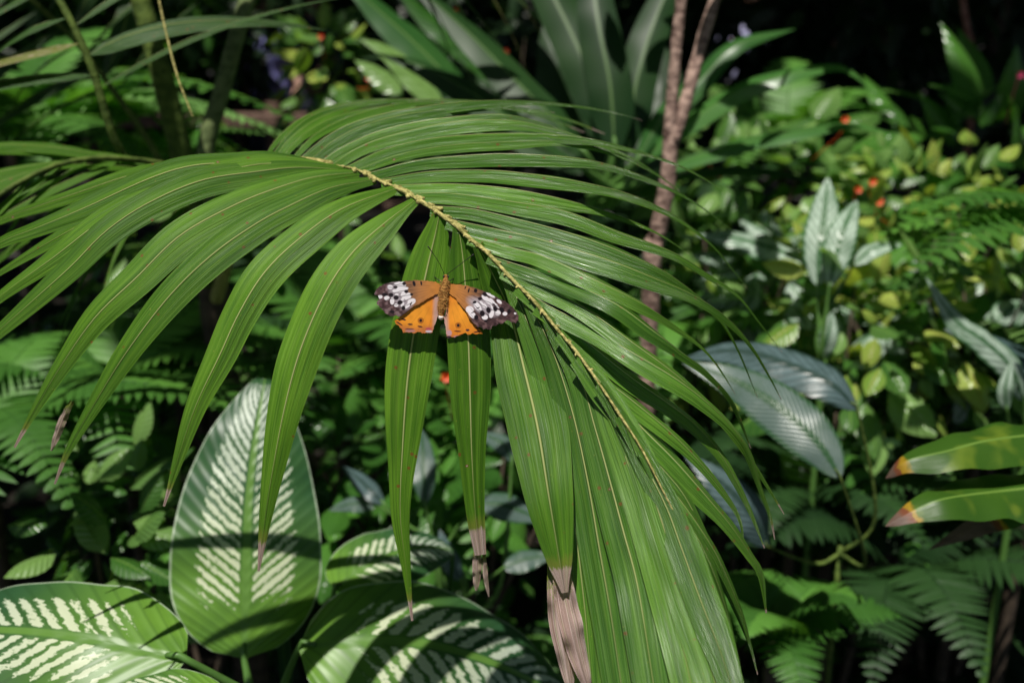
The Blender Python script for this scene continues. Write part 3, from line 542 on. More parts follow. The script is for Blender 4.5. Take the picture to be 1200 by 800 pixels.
# ------------------------------------------------------------------ plants with leaves traced one by one
def ground_under(p): return np.array([p[0], p[1], float(gh(p[0], p[1])) - .02])
def traced_plant(name, label, cat, root, leaves, stalk='stalk', sr=.004, group=None, partname='leaf', crownh=None):
    """root (px,py,d) of the stem top; leaves: (points from the stalk end to the tip, half width px, material, options)"""
    top = W(*root); g = ground_under(top); t = empty(name, g, label, cat, group)
    mb = MB(); tube(mb, [g, (g + top) / 2 + [.01, .01, 0], top], [sr * 2.2, sr * 1.8, sr * 1.5], 10, 16, bump=.06); mb.build('stem', M[stalk], t)
    for lf in leaves:
        pts, hw, mat = lf[:3]; op = lf[3] if len(lf) > 3 else {}
        C = crom(WP(pts), 40); n = len(C); tt = np.linspace(0, 1, n); sh = op.get('shape', 'oval')
        pr = {'oval': np.sin(math.pi * np.clip(tt, 0, 1) ** .82) ** .72, 'egg': np.where(tt < .28, np.sqrt(np.clip(1 - ((.28 - tt) / .28) ** 2, 0, 1)) , np.cos((tt - .28) / .72 * 1.5708) ** .72),
              'lance': np.sin(math.pi * tt ** .7) ** .9, 'strap': np.minimum(1, tt * 4 + .35) * (1 - tt ** 4) ** .9}[sh]
        pr = np.maximum(pr, .015); dep = (C - CAM) @ FWD; view = nrm(CAM - C); up = op.get('up', .45)
        N = nrm(view * (1 - up) + Z * up + RT * op.get('side', 0.)); T = nrm(np.gradient(C, axis=0)); A = nrm(np.cross(T, N)); app = np.linalg.norm(A - (A * view).sum(1, keepdims=True) * view, axis=1)
        h = hw * pr * dep / KPX / np.maximum(app, .4); dr = np.clip((tt - op['tip']) / (1 - op['tip']), 0, 1) * .5 + .45 if 'tip' in op else np.full(n, rng.uniform(0, 1))
        if 'tip' in op: dr = np.where(tt > op['tip'] - .04, np.clip(.44 + (tt - op['tip']) * 3, 0, 1), .2)
        if mat == 'dieff': dr = np.full(n, op.get('freq', 1.))
        mb = MB(); strip(mb, C, N, h, 14, op.get('fold', .16), dr, wav=op.get('wav', .035), cup=op.get('cup', .1)); lo = mb.build(partname, M[mat], t)
        if op.get('label'): tag(lo, op['label'])
        if op.get('stalk', True):
            mb = MB(); r = op.get('r', sr); dirn = nrm(C[0] - C[3]); e = C[0]; m_ = e * .45 + top * .55 + dirn * np.linalg.norm(e - top) * .25
            tube(mb, [top - [0, 0, .01], m_, e, C[2]], [r * 1.2, r, r * .8, r * .4], 8, 18); mb.build('leaf_stalk', M[op.get('smat', stalk)], lo if False else t)
    return t
traced_plant('dieffenbachia', 'tall white-streaked oval leaf plant at the lower left, its biggest leaf upright', 'houseplant', (330, 900, .92), [
 ([(286,771,.92),(287,720,.925),(289,650,.935),(292,580,.95),(300,510,.97),(312,436,1.0)], 88, 'dieff', dict(shape='egg', up=.25, fold=.08, cup=.10, label='upright dieffenbachia leaf with white streaks')),
 ([(218,772,.74),(170,762,.74),(100,747,.74),(20,738,.75),(-60,740,.77),(-150,760,.80)], 76, 'dieff', dict(freq=.72, shape='egg', up=.45, fold=.10, cup=.12)),
 ([(262,812,.72),(200,806,.72),(120,815,.72),(40,840,.74)], 26, 'dieff', dict(freq=.7, shape='egg', up=.5)),
], 'stalk', .0055)
traced_plant('dieffenbachia', 'low white-streaked plant at the bottom centre, one broad leaf behind the hanging palm leaflets', 'houseplant', (420, 930, .96), [
 ([(350,758,.86),(400,752,.86),(470,750,.87),(540,763,.89),(610,790,.92),(680,830,.96)], 80, 'dieff', dict(freq=.66, shape='egg', up=.45, fold=.08, cup=.14)),
 ([(392,690,.95),(420,668,.97),(460,648,.99),(500,640,1.02),(535,645,1.05)], 40, 'dieff', dict(freq=.6, shape='egg', up=.5, fold=.1)),
 ([(640,820,.95),(690,790,1.0),(730,770,1.05)], 22, 'dieff', dict(freq=.6, shape='egg', up=.5)),
], 'stalk', .005)
traced_plant('silver_leaf_plant', 'plant with long silver-banded leaves right of the palm frond tips', 'plant', (985, 640, 1.2), [
 ([(985,560,1.02),(960,520,1.03),(915,478,1.05),(860,445,1.08),(800,425,1.1)], 31, 'silver', dict(shape='lance', up=.35)),
 ([(1005,480,1.1),(975,450,1.1),(920,425,1.13),(860,410,1.17),(800,420,1.2)], 24, 'bluegrey', dict(shape='lance', up=.55)),
 ([(900,640,1.15),(880,600,1.13),(840,560,1.13),(800,530,1.15)], 24, 'bluegrey', dict(shape='lance', up=.5)),
], 'petiole', .0022)
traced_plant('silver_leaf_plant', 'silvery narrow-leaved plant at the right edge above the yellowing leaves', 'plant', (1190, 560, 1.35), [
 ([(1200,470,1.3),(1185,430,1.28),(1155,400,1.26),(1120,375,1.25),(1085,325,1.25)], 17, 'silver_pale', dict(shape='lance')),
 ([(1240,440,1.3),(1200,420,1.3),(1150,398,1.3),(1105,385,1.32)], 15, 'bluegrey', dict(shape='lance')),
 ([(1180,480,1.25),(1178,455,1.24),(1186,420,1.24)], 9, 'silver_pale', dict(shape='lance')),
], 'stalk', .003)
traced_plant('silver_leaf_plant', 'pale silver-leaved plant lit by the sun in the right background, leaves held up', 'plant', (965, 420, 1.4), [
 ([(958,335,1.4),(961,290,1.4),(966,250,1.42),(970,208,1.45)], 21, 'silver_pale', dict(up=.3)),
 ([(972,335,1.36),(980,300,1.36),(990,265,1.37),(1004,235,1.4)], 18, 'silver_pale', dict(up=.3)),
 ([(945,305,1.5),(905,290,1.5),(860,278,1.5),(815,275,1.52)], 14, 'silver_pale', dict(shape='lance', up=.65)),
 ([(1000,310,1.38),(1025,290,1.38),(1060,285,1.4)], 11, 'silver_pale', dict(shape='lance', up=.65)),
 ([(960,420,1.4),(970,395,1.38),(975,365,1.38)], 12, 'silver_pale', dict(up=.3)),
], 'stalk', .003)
traced_plant('silver_leaf_plant', 'small dark silver-striped plant seen between the two hanging palm leaflets', 'plant', (540, 720, 1.25), [
 ([(560,590,1.2),(585,590,1.2),(610,598,1.2),(640,612,1.2)], 17, 'silver', dict(shape='lance')),
 ([(498,590,1.2),(497,560,1.2),(495,520,1.22),(492,500,1.25)], 15, 'silver', dict(shape='lance', up=.3)),
 ([(590,665,1.2),(615,655,1.2),(650,650,1.2)], 13, 'silver', dict(shape='lance')),
 ([(450,590,1.22),(435,575,1.22),(420,560,1.24),(400,545,1.26)], 12, 'bluegrey', dict(shape='lance')),
 ([(440,590,1.22),(410,590,1.22),(385,598,1.22)], 10, 'silver', dict(shape='lance')),
 ([(600,540,1.2),(590,520,1.2),(560,505,1.22)], 12, 'silver', dict(shape='lance')),
 ([(540,680,1.2),(525,650,1.2),(515,620,1.22)], 12, 'bluegrey', dict(shape='lance')),
], 'stalk', .003)
traced_plant('yellowing_leaf_plant', 'plant at the right edge with broad yellowing leaves ending in brown dead tips', 'plant', (1330, 640, .95), [
 ([(1290,510,.86),(1230,508,.84),(1160,515,.82),(1110,528,.81),(1062,540,.81),(1038,560,.82)], 31, 'tipped', dict(up=.6, tip=.89, side=.1, wav=.1, fold=.3)),
 ([(1290,560,.86),(1230,568,.83),(1170,575,.82),(1110,583,.80),(1075,596,.80),(1038,616,.80)], 33, 'tipped', dict(up=.55, tip=.86, wav=.1, fold=.3, label='green leaf with tan dead tip edged in orange')),
 ([(1290,540,.9),(1230,570,.89),(1180,600,.88),(1130,622,.88),(1088,644,.88)], 20, 'tipped', dict(up=.6, shape='lance', tip=.62, wav=.1, label='drooping dark blade with a long brown dead end')),
], 'stalk', .005)
traced_plant('strap_leaf_plant', 'large plant at the top centre with broad upright glossy strap leaves', 'plant', (700, 230, 1.75), [
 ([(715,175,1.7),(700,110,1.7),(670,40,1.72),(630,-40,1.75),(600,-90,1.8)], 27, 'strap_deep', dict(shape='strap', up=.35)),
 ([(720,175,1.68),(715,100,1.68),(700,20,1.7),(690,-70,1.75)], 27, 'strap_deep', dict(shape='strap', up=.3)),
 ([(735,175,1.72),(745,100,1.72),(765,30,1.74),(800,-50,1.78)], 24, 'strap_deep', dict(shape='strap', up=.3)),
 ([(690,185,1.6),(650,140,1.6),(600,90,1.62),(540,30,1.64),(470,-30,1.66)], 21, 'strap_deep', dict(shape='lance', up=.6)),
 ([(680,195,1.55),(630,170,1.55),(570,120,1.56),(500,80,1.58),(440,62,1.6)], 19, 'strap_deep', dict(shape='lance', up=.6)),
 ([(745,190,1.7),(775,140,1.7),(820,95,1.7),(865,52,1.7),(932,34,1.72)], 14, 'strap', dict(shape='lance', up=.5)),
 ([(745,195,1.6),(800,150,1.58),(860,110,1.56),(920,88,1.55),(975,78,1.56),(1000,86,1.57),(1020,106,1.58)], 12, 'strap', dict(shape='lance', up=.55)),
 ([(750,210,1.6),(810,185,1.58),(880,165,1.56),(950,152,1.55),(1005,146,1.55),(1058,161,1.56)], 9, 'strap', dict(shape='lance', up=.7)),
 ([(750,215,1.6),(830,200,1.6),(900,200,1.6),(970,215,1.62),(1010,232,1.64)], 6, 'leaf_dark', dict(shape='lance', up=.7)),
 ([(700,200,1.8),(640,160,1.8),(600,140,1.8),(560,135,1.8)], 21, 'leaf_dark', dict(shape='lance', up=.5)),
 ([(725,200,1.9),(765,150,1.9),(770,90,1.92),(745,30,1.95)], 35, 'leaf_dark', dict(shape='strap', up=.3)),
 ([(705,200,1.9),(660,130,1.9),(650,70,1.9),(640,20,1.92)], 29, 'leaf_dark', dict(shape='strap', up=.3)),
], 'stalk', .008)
traced_plant('arching_leaf_plant', 'plant with long diagonal sunlit leaves behind the top of the palm frond', 'plant', (400, 170, 2.1), [
 ([(560,130,2.0),(520,85,2.0),(480,45,2.0),(430,0,2.0),(390,-40,2.0)], 20, 'strap', dict(shape='lance', up=.6)),
 ([(600,110,2.1),(555,60,2.1),(500,20,2.1),(460,-20,2.1)], 16, 'leaf', dict(shape='lance', up=.6)),
 ([(520,125,1.95),(490,95,1.95),(455,60,1.95),(420,45,1.95)], 14, 'leaf_bright', dict(shape='lance', up=.6)),
 ([(470,110,1.9),(440,85,1.9),(415,70,1.9)], 12, 'leaf_bright', dict(shape='lance', up=.5)),
], 'stalk', .006)

# woody shrub with the forked trunk
top = W(768, 345, 1.32); g = ground_under(top); t = empty('forked_sapling', g, 'slim brown sapling trunk forking in two at the upper right of the frond', 'tree')
mb = MB(); tube(mb, [g, W(762,360,1.34), W(768,290,1.32), W(782,215,1.30), W(786,160,1.29), W(788,140,1.29)], [.014,.0115,.0105,.0108,.0125,.010], 14, 60, bump=.07); mb.build('trunk', M['bark'], t)
mb = MB(); tube(mb, [W(784,165,1.29), W(788,110,1.28), W(793,50,1.27), W(799,-10,1.26), W(806,-120,1.25)], [.0085,.0075,.007,.006], 12, 40, bump=.07); mb.build('branch', M['bark'], t)
mb = MB(); tube(mb, [W(788,168,1.29), W(806,110,1.29), W(822,50,1.30), W(840,-10,1.31), W(870,-130,1.33)], [.009,.0082,.0075,.006], 12, 40, bump=.07); mb.build('branch', M['bark'], t)
mb = MB(); K = 60; tips = np.array([W(806,-150,1.25), W(870,-160,1.33), W(840,-260,1.3)]); pos = tips[rng.integers(0, 3, K)] + rng.normal(0, 1, (K, 3)) * [.14, .14, .06]; pos = pos[pos[:, 2] > W(800, -70, 1.3)[2]]
scatter(mb, pos, rng.normal(0, 1, (len(pos), 3)) * [1, 1, .5], Z + rng.normal(0, .3, (len(pos), 3)), .09, .035, template(5, 2, 'oval')); mb.build('crown', M['leaf'], t)
top = W(1152, 60, 2.6); g = ground_under(top); t = empty('thin_sapling', g, 'thin pinkish bare stem in the dark upper right background', 'tree')
mb = MB(); tube(mb, [g, W(1130,200,2.6), W(1138,140,2.6), W(1146,100,2.6), W(1128,0,2.65), W(1120,-120,2.7)], [.014,.011,.009,.008], 10, 40, bump=.06); mb.build('trunk', M['pinkbark'], t)
mb = MB(); pos = W(1120, -130, 2.7) + rng.normal(0, 1, (160, 3)) * [.2, .2, .07]; pos = pos[pos[:, 2] > W(1120, -60, 2.7)[2]]; scatter(mb, pos, rng.normal(0, 1, (len(pos), 3)), Z + rng.normal(0, .3, (len(pos), 3)), .1, .04, template(5, 2)); mb.build('crown', M['leaf_dark'], t)

# ------------------------------------------------------------------ ferns
def fern_frond(mb, o, d, L, wd, elev, droop, npair=26, m=0, nv=4, up=None):
    """o base, d horizontal heading; the frond rises at elev and arches over"""
    d = nrm(np.array([d[0], d[1], 0.])); t = np.linspace(0, 1, 30)
    C = o + L * (d[None] * (t * math.cos(elev) + .35 * droop * t ** 2)[:, None] + Z[None] * (t * math.sin(elev) - droop * t ** 2)[:, None])
    side = np.cross(d, Z); tw = rng.normal(0, .12); tt = np.linspace(.12, .985, npair); idx = tt * 29; P = np.stack([np.interp(idx, np.arange(30), C[:, k]) for k in range(3)], 1)
    T = nrm(np.gradient(C, axis=0)); Tt = nrm(np.stack([np.interp(idx, np.arange(30), T[:, k]) for k in range(3)], 1)); N = nrm(np.cross(side[None] + Z * tw, Tt)); N = N * np.sign(N[:, 2:3] + 1e-6)
    prof = np.sin(math.pi * np.clip(tt, 0, 1) ** .62) ** .7 * (1 - .25 * tt) + .03; tm = template(nv, 2, 'pinna', .12, .2)
    for s in (-1, 1):
        dd = side[None] * s + Tt * .32 + rng.normal(0, .05, P.shape); scatter(mb, P, dd, N + rng.normal(0, .10, P.shape), prof * wd, L / npair * .95, tm, m, np.full(len(P), rng.uniform(0, 1)))
    tube(mb, C[::6], [.0022 * L / .5, .0006], 5, 12, m)
def fern(label, pos, mat, nf=9, L=.5, wd=.085, heads=None, elev=(.6, 1.2), droop=(.5, .95), drop=True, name='fern', npair=26):
    c = np.asarray(pos); g = ground_under(c) if drop else c; t = empty(name, g, label, 'fern')
    mb = MB(); tube(mb, [g, (c + g) / 2, c + [0, 0, .01]], [.013, .010, .009], 10, 12, bump=.15); mb.build('stem', M['bark_dark'], t)
    for k in range(nf):
        a = (heads[k % len(heads)] + rng.normal(0, .12)) if heads else (k + rng.uniform(-.3, .3)) * 6.283 / nf
        mb = MB(); fern_frond(mb, c, (math.cos(a), math.sin(a)), L * rng.uniform(.8, 1.15), wd * rng.uniform(.85, 1.15), rng.uniform(*elev), rng.uniform(*droop), npair); mb.build('fern_frond', M[mat], t)
fern('bright sunlit fern with pale fronds in the upper left, behind the palm stems', W(110, 165, 1.95), 'fern_pale', 13, .42, .075)
fern('sunlit fern with spreading fronds at the far left edge of the picture', W(10, 175, 1.8), 'fern', 11, .6, .09)
fern('pale fern behind the railing side of the palm stems', W(180, 200, 2.1), 'fern_pale', 11, .30, .07)
fern('fern whose drooping frond hangs below the long left palm leaflets', W(140, 455, 1.4), 'fern', 10, .36, .075)
fern('dim fern at the left edge above the small-leaved shrub', W(-20, 530, 1.25), 'fern', 9, .38, .07)
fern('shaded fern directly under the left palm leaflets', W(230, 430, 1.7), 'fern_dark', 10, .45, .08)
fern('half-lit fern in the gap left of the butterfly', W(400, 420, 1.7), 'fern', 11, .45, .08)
fern('fern glimpsed between the hanging palm leaflets below the butterfly', W(520, 470, 1.7), 'fern', 9, .42, .08)
fern('fern with pale fronds at the lower right beside the palm frond tip', W(905, 760, 1.25), 'fern', 9, .23, .06, elev=(.9, 1.35))
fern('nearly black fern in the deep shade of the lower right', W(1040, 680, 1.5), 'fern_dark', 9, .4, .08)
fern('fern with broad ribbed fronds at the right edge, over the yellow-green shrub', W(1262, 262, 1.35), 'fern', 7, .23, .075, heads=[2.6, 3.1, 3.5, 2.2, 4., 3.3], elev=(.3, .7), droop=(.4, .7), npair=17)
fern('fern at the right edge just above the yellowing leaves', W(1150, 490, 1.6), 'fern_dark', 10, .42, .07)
fern('dim fern behind the tips of the arching strap leaves', W(920, 180, 2.4), 'fern', 10, .5, .08)
fern('fern behind the tips of the right-hand palm leaflets', W(770, 420, 1.8), 'fern', 11, .48, .08)
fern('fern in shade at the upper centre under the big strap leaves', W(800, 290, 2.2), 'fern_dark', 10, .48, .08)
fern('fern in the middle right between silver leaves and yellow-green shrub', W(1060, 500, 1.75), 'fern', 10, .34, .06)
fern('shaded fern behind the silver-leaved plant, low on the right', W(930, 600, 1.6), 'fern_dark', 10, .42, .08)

# ------------------------------------------------------------------ shrubs
def shrub(label, pos, R, mat, n, L, Wd, name='shrub', stems=5, bark='bark_dark', shape='oval', flowers=0, fpos=None, squash=.6, extra=None, cat='shrub', fc='flower'):
    c = np.asarray(pos, float); g = ground_under(c); t = empty(name, g, label, cat); R = np.asarray([R, R, R * squash]); Wd = Wd * rng.uniform(.85, 1.15)
    mb = MB(); cl = []
    for k in range(stems):
        e = c + rng.normal(0, .45, 3) * R; tube(mb, [g, (g + c) / 2 + rng.normal(0, .03, 3), e], [.008, .006, .002], 7, 14); cl.append(e)
    mb.build('stem', M[bark], t); cl = np.array(cl)
    u = nrm(rng.normal(0, 1, (n, 3))) * (rng.uniform(.35, 1, n) ** .5)[:, None] * R * (1 + .25 * np.sin(rng.uniform(0, 6, (n, 1)) * 3)); p = c + u
    d = nrm(u / R) + rng.normal(0, .35, (n, 3)) - Z * .25; nn = Z * 1. - FWD * .5 + nrm(u) * .4 + rng.normal(0, .35, (n, 3)); s = rng.uniform(.45, 1.0, n) + .6 * rng.uniform(0, 1, n) ** 4; mb = MB()
    mi = (rng.uniform(0, 1, n) < .38).astype(int) if extra else 0
    scatter(mb, p, d, nn, L * s, Wd * s, template(6, 4, shape, .3, .5), mi); mb.build('foliage', [M[mat], M[extra]] if extra else M[mat], t)
    for k, q in enumerate(fpos or []):
        mb = MB(); q = W(*q); kk = 7; a = np.arange(kk) * 6.283 / kk; scatter(mb, np.repeat([q], kk, 0), np.stack([np.cos(a), np.full(kk, -.5), np.sin(a)], 1), -FWD + Z * .3, .009, .006, template(3, 2, 'oval', -.2, .1)); tube(mb, [q, q - Z * .02 + FWD * .01, c * .3 + q * .7 - Z * .03], [.0012, .0010], 5, 8); mb.build('flower', M[fc], t)
shrub('yellow-green shrub with pointed oval leaves in the middle of the right side', W(1015, 395, 1.55), .20, 'leaf_bright', 170, .062, .036, extra='croton', squash=.9)
shrub('sunlit yellow shrub with an orange flower below the dark upper right', W(1075, 260, 1.9), .25, 'croton', 220, .062, .034, extra='leaf_bright', fpos=[(1022,213,1.7),(1005,222,1.7),(1030,236,1.7)], squash=.55)
shrub('pale green leafy shrub in sun behind the forked sapling', W(880, 225, 2.1), .26, 'leaf_bright', 260, .065, .04, fpos=[(832,178,1.9),(990,140,1.75)])
shrub('bright yellow-green shrub with orange flowers by the wooden railing', W(388, 85, 2.7), .14, 'leaf_bright', 110, .07, .042, extra='croton', fpos=[(376,43,2.45),(432,92,2.45)], squash=1.1)
shrub('small-leaved green shrub at the lower left between fern and streaked leaves', W(110, 650, 1.15), .16, 'leaf_bright', 110, .058, .032, squash=.7)
shrub('low green shrub beside the upright streaked leaf, left', W(190, 600, 1.35), .14, 'leaf', 90, .05, .03)
shrub('light green shrub behind the left palm leaflets', W(240, 300, 1.9), .24, 'leaf_bright', 170, .07, .04)
shrub('green shrub with small orange flower glimpsed between the hanging leaflets', W(545, 520, 1.5), .18, 'leaf', 110, .06, .035, fpos=[(523,441,1.3)])
shrub('green shrub in the gap between the butterfly and the left palm leaflets', W(430, 370, 1.9), .2, 'leaf_bright', 120, .06, .03)
shrub('shrub with hanging blue-green leaves at the right edge under the dark trees', W(1150, 215, 2.2), .30, 'leaf', 150, .14, .05, shape='lance', squash=.6, fpos=[(1195,88,2.)], fc='pinkfl')
shrub('shrub with round pale grey-green leaves in front of the bright shrub at right', W(905, 320, 1.75), .13, 'silver_pale', 70, .06, .042, squash=.8)
shrub('pale variegated low shrub between the yellow-green shrubs and the right edge', W(1105, 400, 1.7), .14, 'silver_pale', 40, .055, .036, squash=.8, extra='leaf_bright')
shrub('mixed green shrub at the right edge below the fern', W(1170, 350, 1.6), .18, 'leaf', 110, .07, .035, extra='croton')
shrub('green shrub half hidden behind the right-hand leaflet tips', W(850, 360, 1.9), .24, 'leaf_bright', 220, .065, .035, extra='croton')
shrub('dark-leaved shrub in shade behind the dieffenbachia', W(430, 560, 1.5), .2, 'leaf', 120, .08, .04)
shrub('green shrub with red flowers behind the palm stems', W(205, 190, 2.0), .09, 'leaf', 110, .06, .03, fpos=[(216,170,1.8),(220,173,1.8)])
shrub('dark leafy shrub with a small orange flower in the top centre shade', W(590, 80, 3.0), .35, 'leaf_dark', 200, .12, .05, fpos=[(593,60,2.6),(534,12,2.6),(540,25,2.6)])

# ------------------------------------------------------------------ uncountable undergrowth
def undergrowth():  # ferns and leaves between the traced plants
    mb = MB(); K = 330; y = rng.uniform(1.15, 4.3, K) ; x = rng.uniform(-1, 1, K) * (.62 * y + .45)
    for a, b in zip(x, y):
        zc = float(gh(a, b)) + rng.uniform(.10, .38)
        if b < 1.5: zc -= .15
        if b > 2.4 and a < -.3: zc -= .25
        h = rng.uniform(0, 6.283); fern_frond(mb, np.array([a, b, zc]), (math.cos(h), math.sin(h)), rng.uniform(.3, .55), rng.uniform(.05, .09), rng.uniform(.4, 1.2), rng.uniform(.4, .9), 18, 5 if (a > .15 and b < 1.75) else 1 if (a > .2 and b < 2.2) or (a < -.3 and b < 1.7) else int(rng.integers(0, 2)), 3)  # darker fronds chosen by position, shade put into their colour
    K = 9000; y = 1.1 + 3.4 * rng.uniform(0, 1, K) ** .8; x = rng.uniform(-1, 1, K) * (.62 * y + .45); top = .36 + .24 * np.sin(x * 5 + 2) * np.cos(y * 4)
    top = np.where((y > 2.2) & (x < -.3), top * .35, top); z = gh(x, y) + rng.uniform(.05, 1, K) * np.maximum(top, .1) * np.where(y < 1.5, .6, 1); s = rng.uniform(.5, 1.5, K)
    mi = np.where(((x > .15) & (y < 2.3) & (rng.uniform(0, 1, K) < .9)) | ((x < -.35) & (y < 1.8)) | ((np.abs(x - .2) < .35) & (y > 2)), 3, rng.choice([2, 2, 3, 4], K))  # dark leaves fill the shaded zones, painting the shade there
    kp = (x > -.25) | (rng.uniform(0, 1, K) < .35); x, y, z, s, mi = x[kp], y[kp], z[kp], s[kp], mi[kp]; K = len(x)
    scatter(mb, np.stack([x, y, z], 1), rng.normal(0, 1, (K, 3)) * [1, 1, .4], Z + rng.normal(0, .5, (K, 3)) - FWD * .3, .07 * s, .034 * s, template(4, 2, 'oval', .25, .25), mi)
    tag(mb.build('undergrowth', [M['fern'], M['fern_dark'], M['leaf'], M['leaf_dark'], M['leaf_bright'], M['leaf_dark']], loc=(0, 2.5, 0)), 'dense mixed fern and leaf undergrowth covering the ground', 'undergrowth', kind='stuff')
undergrowth()
# ------------------------------------------------------------------ added shade trees: trunks plus unseen crowns shaped to block the sun
# sunlit patches: photo position, depth, radius in metres -> the canopy is open along the ray to the sun
LIT = [(-60,330,.62,.22),(60,380,.62,.25),(150,330,.62,.25),(300,300,.62,.28),(420,250,.65,.25),(500,380,.6,.25),(560,560,.62,.25),(650,650,.6,.25),(750,700,.58,.25),(700,400,.6,.25),(800,500,.6,.25),(600,160,.75,.22),(720,190,.85,.2),(850,300,.8,.16),(380,140,.8,.2),
       (60,730,.75,.2),(290,690,.93,.13),(450,740,.88,.16),(540,770,.9,.10),(450,650,.98,.06),(500,470,.63,.2),(700,560,.58,.2),(880,560,.62,.12),(200,480,.61,.2),(1100,530,.81,.2),(1180,590,.82,.2),(1190,500,.84,.2),
       (60,130,2.0,.30),(140,170,2.0,.26),(190,90,2.6,.2),(370,90,2.5,.28),(480,60,1.95,.22),(540,100,1.6,.12),(640,20,1.7,.14),(680,10,1.7,.10),(890,45,1.7,.14),(950,85,1.55,.14),(1010,150,1.55,.14),
       (860,230,2.0,0.47),(965,260,1.4,0.26),(960,250,1.75,0.34),(880,285,1.5,0.18),(1060,240,1.8,0.39),(1010,330,1.5,0.36),(1040,400,1.55,0.26),(1150,280,1.3,0.18),(1110,350,1.25,0.21),(1180,380,1.3,0.13),(960,520,1.03,0.05),(880,450,1.1,0.05),(850,350,1.85,0.31),(930,350,1.7,0.26),(1130,330,1.6,0.18),
       (130,490,1.3,.16),(20,560,1.15,.12),(110,640,1.1,.12),(210,320,1.8,.07),(1120,200,2.1,.2),(1000,380,1.5,.3),(1090,330,1.55,.25),(1180,260,1.6,.15),(940,200,2.1,.25),(430,320,1.7,.12),(430,450,1.6,.14),(540,470,1.5,.10),(910,730,1.2,.09),(600,600,1.2,.06),(190,90,1.2,.06),(262,90,1.3,.06),(790,100,1.29,.12),(775,250,1.3,.07),(870,70,9,.3),(318,80,7,.3),(300,135,5.1,.2),(1060,470,1.6,.12)]
def crowns():
    cen = np.array([[-5.2, 4.5], [4.8, 5.2], [0.4, 9.5], [-4.5, 10.5], [5.5, 10.], [-5, -2.5], [5.2, -2.]]); N = 46000
    p = np.stack([rng.uniform(-8, 8, N), rng.uniform(-5.0, 13.5, N), rng.uniform(3.6, 5.2, N)], 1)
    hero = np.zeros(N, bool)
    for q in LIT:
        w = W(*q[:3]); k = (p[:, 2] - w[2]) / SUN[2]; r = w + SUN * k[:, None]; d = np.linalg.norm(p[:, :2] - r[:, :2], axis=1); hero |= d < q[3] + .10
    hero |= (np.abs(p[:, 0] - .1) < .75) & (p[:, 1] > 1.2) & (p[:, 1] < 2.4) & (rng.uniform(0, 1, N) < .75)  # canopy also thinned here so leaflets mirror open sky
    keep = ~hero & ~((p[:, 1] < 1.0) & (rng.uniform(0, 1, N) < .12)); p = p[keep]; print('CANOPY', len(p)); own = ((p[:, None, :2] - cen[None]) ** 2).sum(-1).argmin(1); tm = template(3, 2, 'oval', .2, .15)
    labs = ['tall shade tree beyond the left edge, crown over the palm', 'tall shade tree beyond the right edge, crown over the yellow-green shrubs', 'dark-trunked tree behind the people at the top centre', 'dark tree at the back left beyond the railing', 'dark tree at the back right in deep shade', 'shade tree behind the viewer on the left', 'shade tree behind the viewer on the right']
    for k, c in enumerate(cen):
        q = p[own == k]; t = empty('shade_tree', (c[0], c[1], 0), labs[k], 'tree'); g = np.array([c[0], c[1], -.05]); mb = MB(); h = np.array([c[0] + .2, c[1], 3.4])
        tube(mb, [g, (g + h) / 2 + [.12, 0, 0], h], [.17, .13, .10], 14, 24, bump=.06)
        for a in range(8):
            e = q[rng.integers(0, len(q))]; tube(mb, [h - [0, 0, .4], (h + e) / 2 + [0, 0, .3], e], [.05, .03, .01], 7, 12)
        mb.build('trunk', M['bark_dark'], t); K = len(q); mb = MB(); s = rng.uniform(.7, 1.3, K)
        scatter(mb, q, rng.normal(0, 1, (K, 3)) * [1, 1, .3], Z + rng.normal(0, .25, (K, 3)), .27 * s, .14 * s, tm); mb.build('crown', M['leaf_dark'], t)
crowns()
def backwood():
    mb = MB(); N = 26000; a = rng.uniform(-1.15, 1.15, N); r = rng.uniform(10.5, 13.5, N); z = rng.uniform(0, 1, N) ** 1.2 * 5.2
    p = np.stack([np.sin(a) * r * 1.1, np.cos(a) * r, z], 1); p[:, :2] += rng.normal(0, .4, (N, 2)); s = rng.uniform(.7, 1.5, N)
    scatter(mb, p, rng.normal(0, 1, (N, 3)) - Z * .5, -np.c_[p[:, :2], 0 * a] / 12 + rng.normal(0, .5, (N, 3)) + Z * .5, .32 * s, .17 * s, template(3, 2, 'oval', .2, .15))
    tag(mb.build('far_wood', M['leaf_dark'], loc=(0, 12, 0)), 'dark mass of far foliage closing the view', 'foliage', kind='stuff')
backwood()
def hedge_tree(label, x, y, h, w, n, mat='leaf_dark', L=.16):
    t = empty('understorey_tree', (x, y, 0), label, 'tree'); mb = MB(); tp = np.array([x + .1, y, h * .7]); tube(mb, [(x, y, -.05), (x - .05, y, h * .35), tp], [.05, .04, .025], 9, 14, bump=.08); mb.build('trunk', M['bark_dark'], t)
    cl = rng.normal(0, 1, (16, 3)) * [w * .42, w * .3, h * .17] + [x, y, h * .62]; p = cl[rng.integers(0, 16, n)] + rng.normal(0, 1, (n, 3)) * [w * .13, w * .13, h * .08]; p = p[p[:, 2] > .1]; n = len(p); s = rng.uniform(.7, 1.3, n)
    mb = MB(); scatter(mb, p, rng.normal(0, 1, (n, 3)) - Z * .6, Z + rng.normal(0, .5, (n, 3)) - FWD * .5, L * s, L * .42 * s, template(4, 2, 'lance', .3, .2)); mb.build('crown', M[mat], t)
hedge_tree('dark leafy tree in the upper right corner', 2.2, 4.8, 2.6, 1.5, 1500); hedge_tree('dark leafy tree left of the upper right corner', 1.3, 5.6, 2.4, .8, 700)
hedge_tree('dark leafy tree behind the top centre strap leaves', .35, 4.6, 2.2, .9, 1000); hedge_tree('dark leafy tree in the upper left corner', -2.6, 6.6, 2.4, 1.2, 1200, 'leaf')
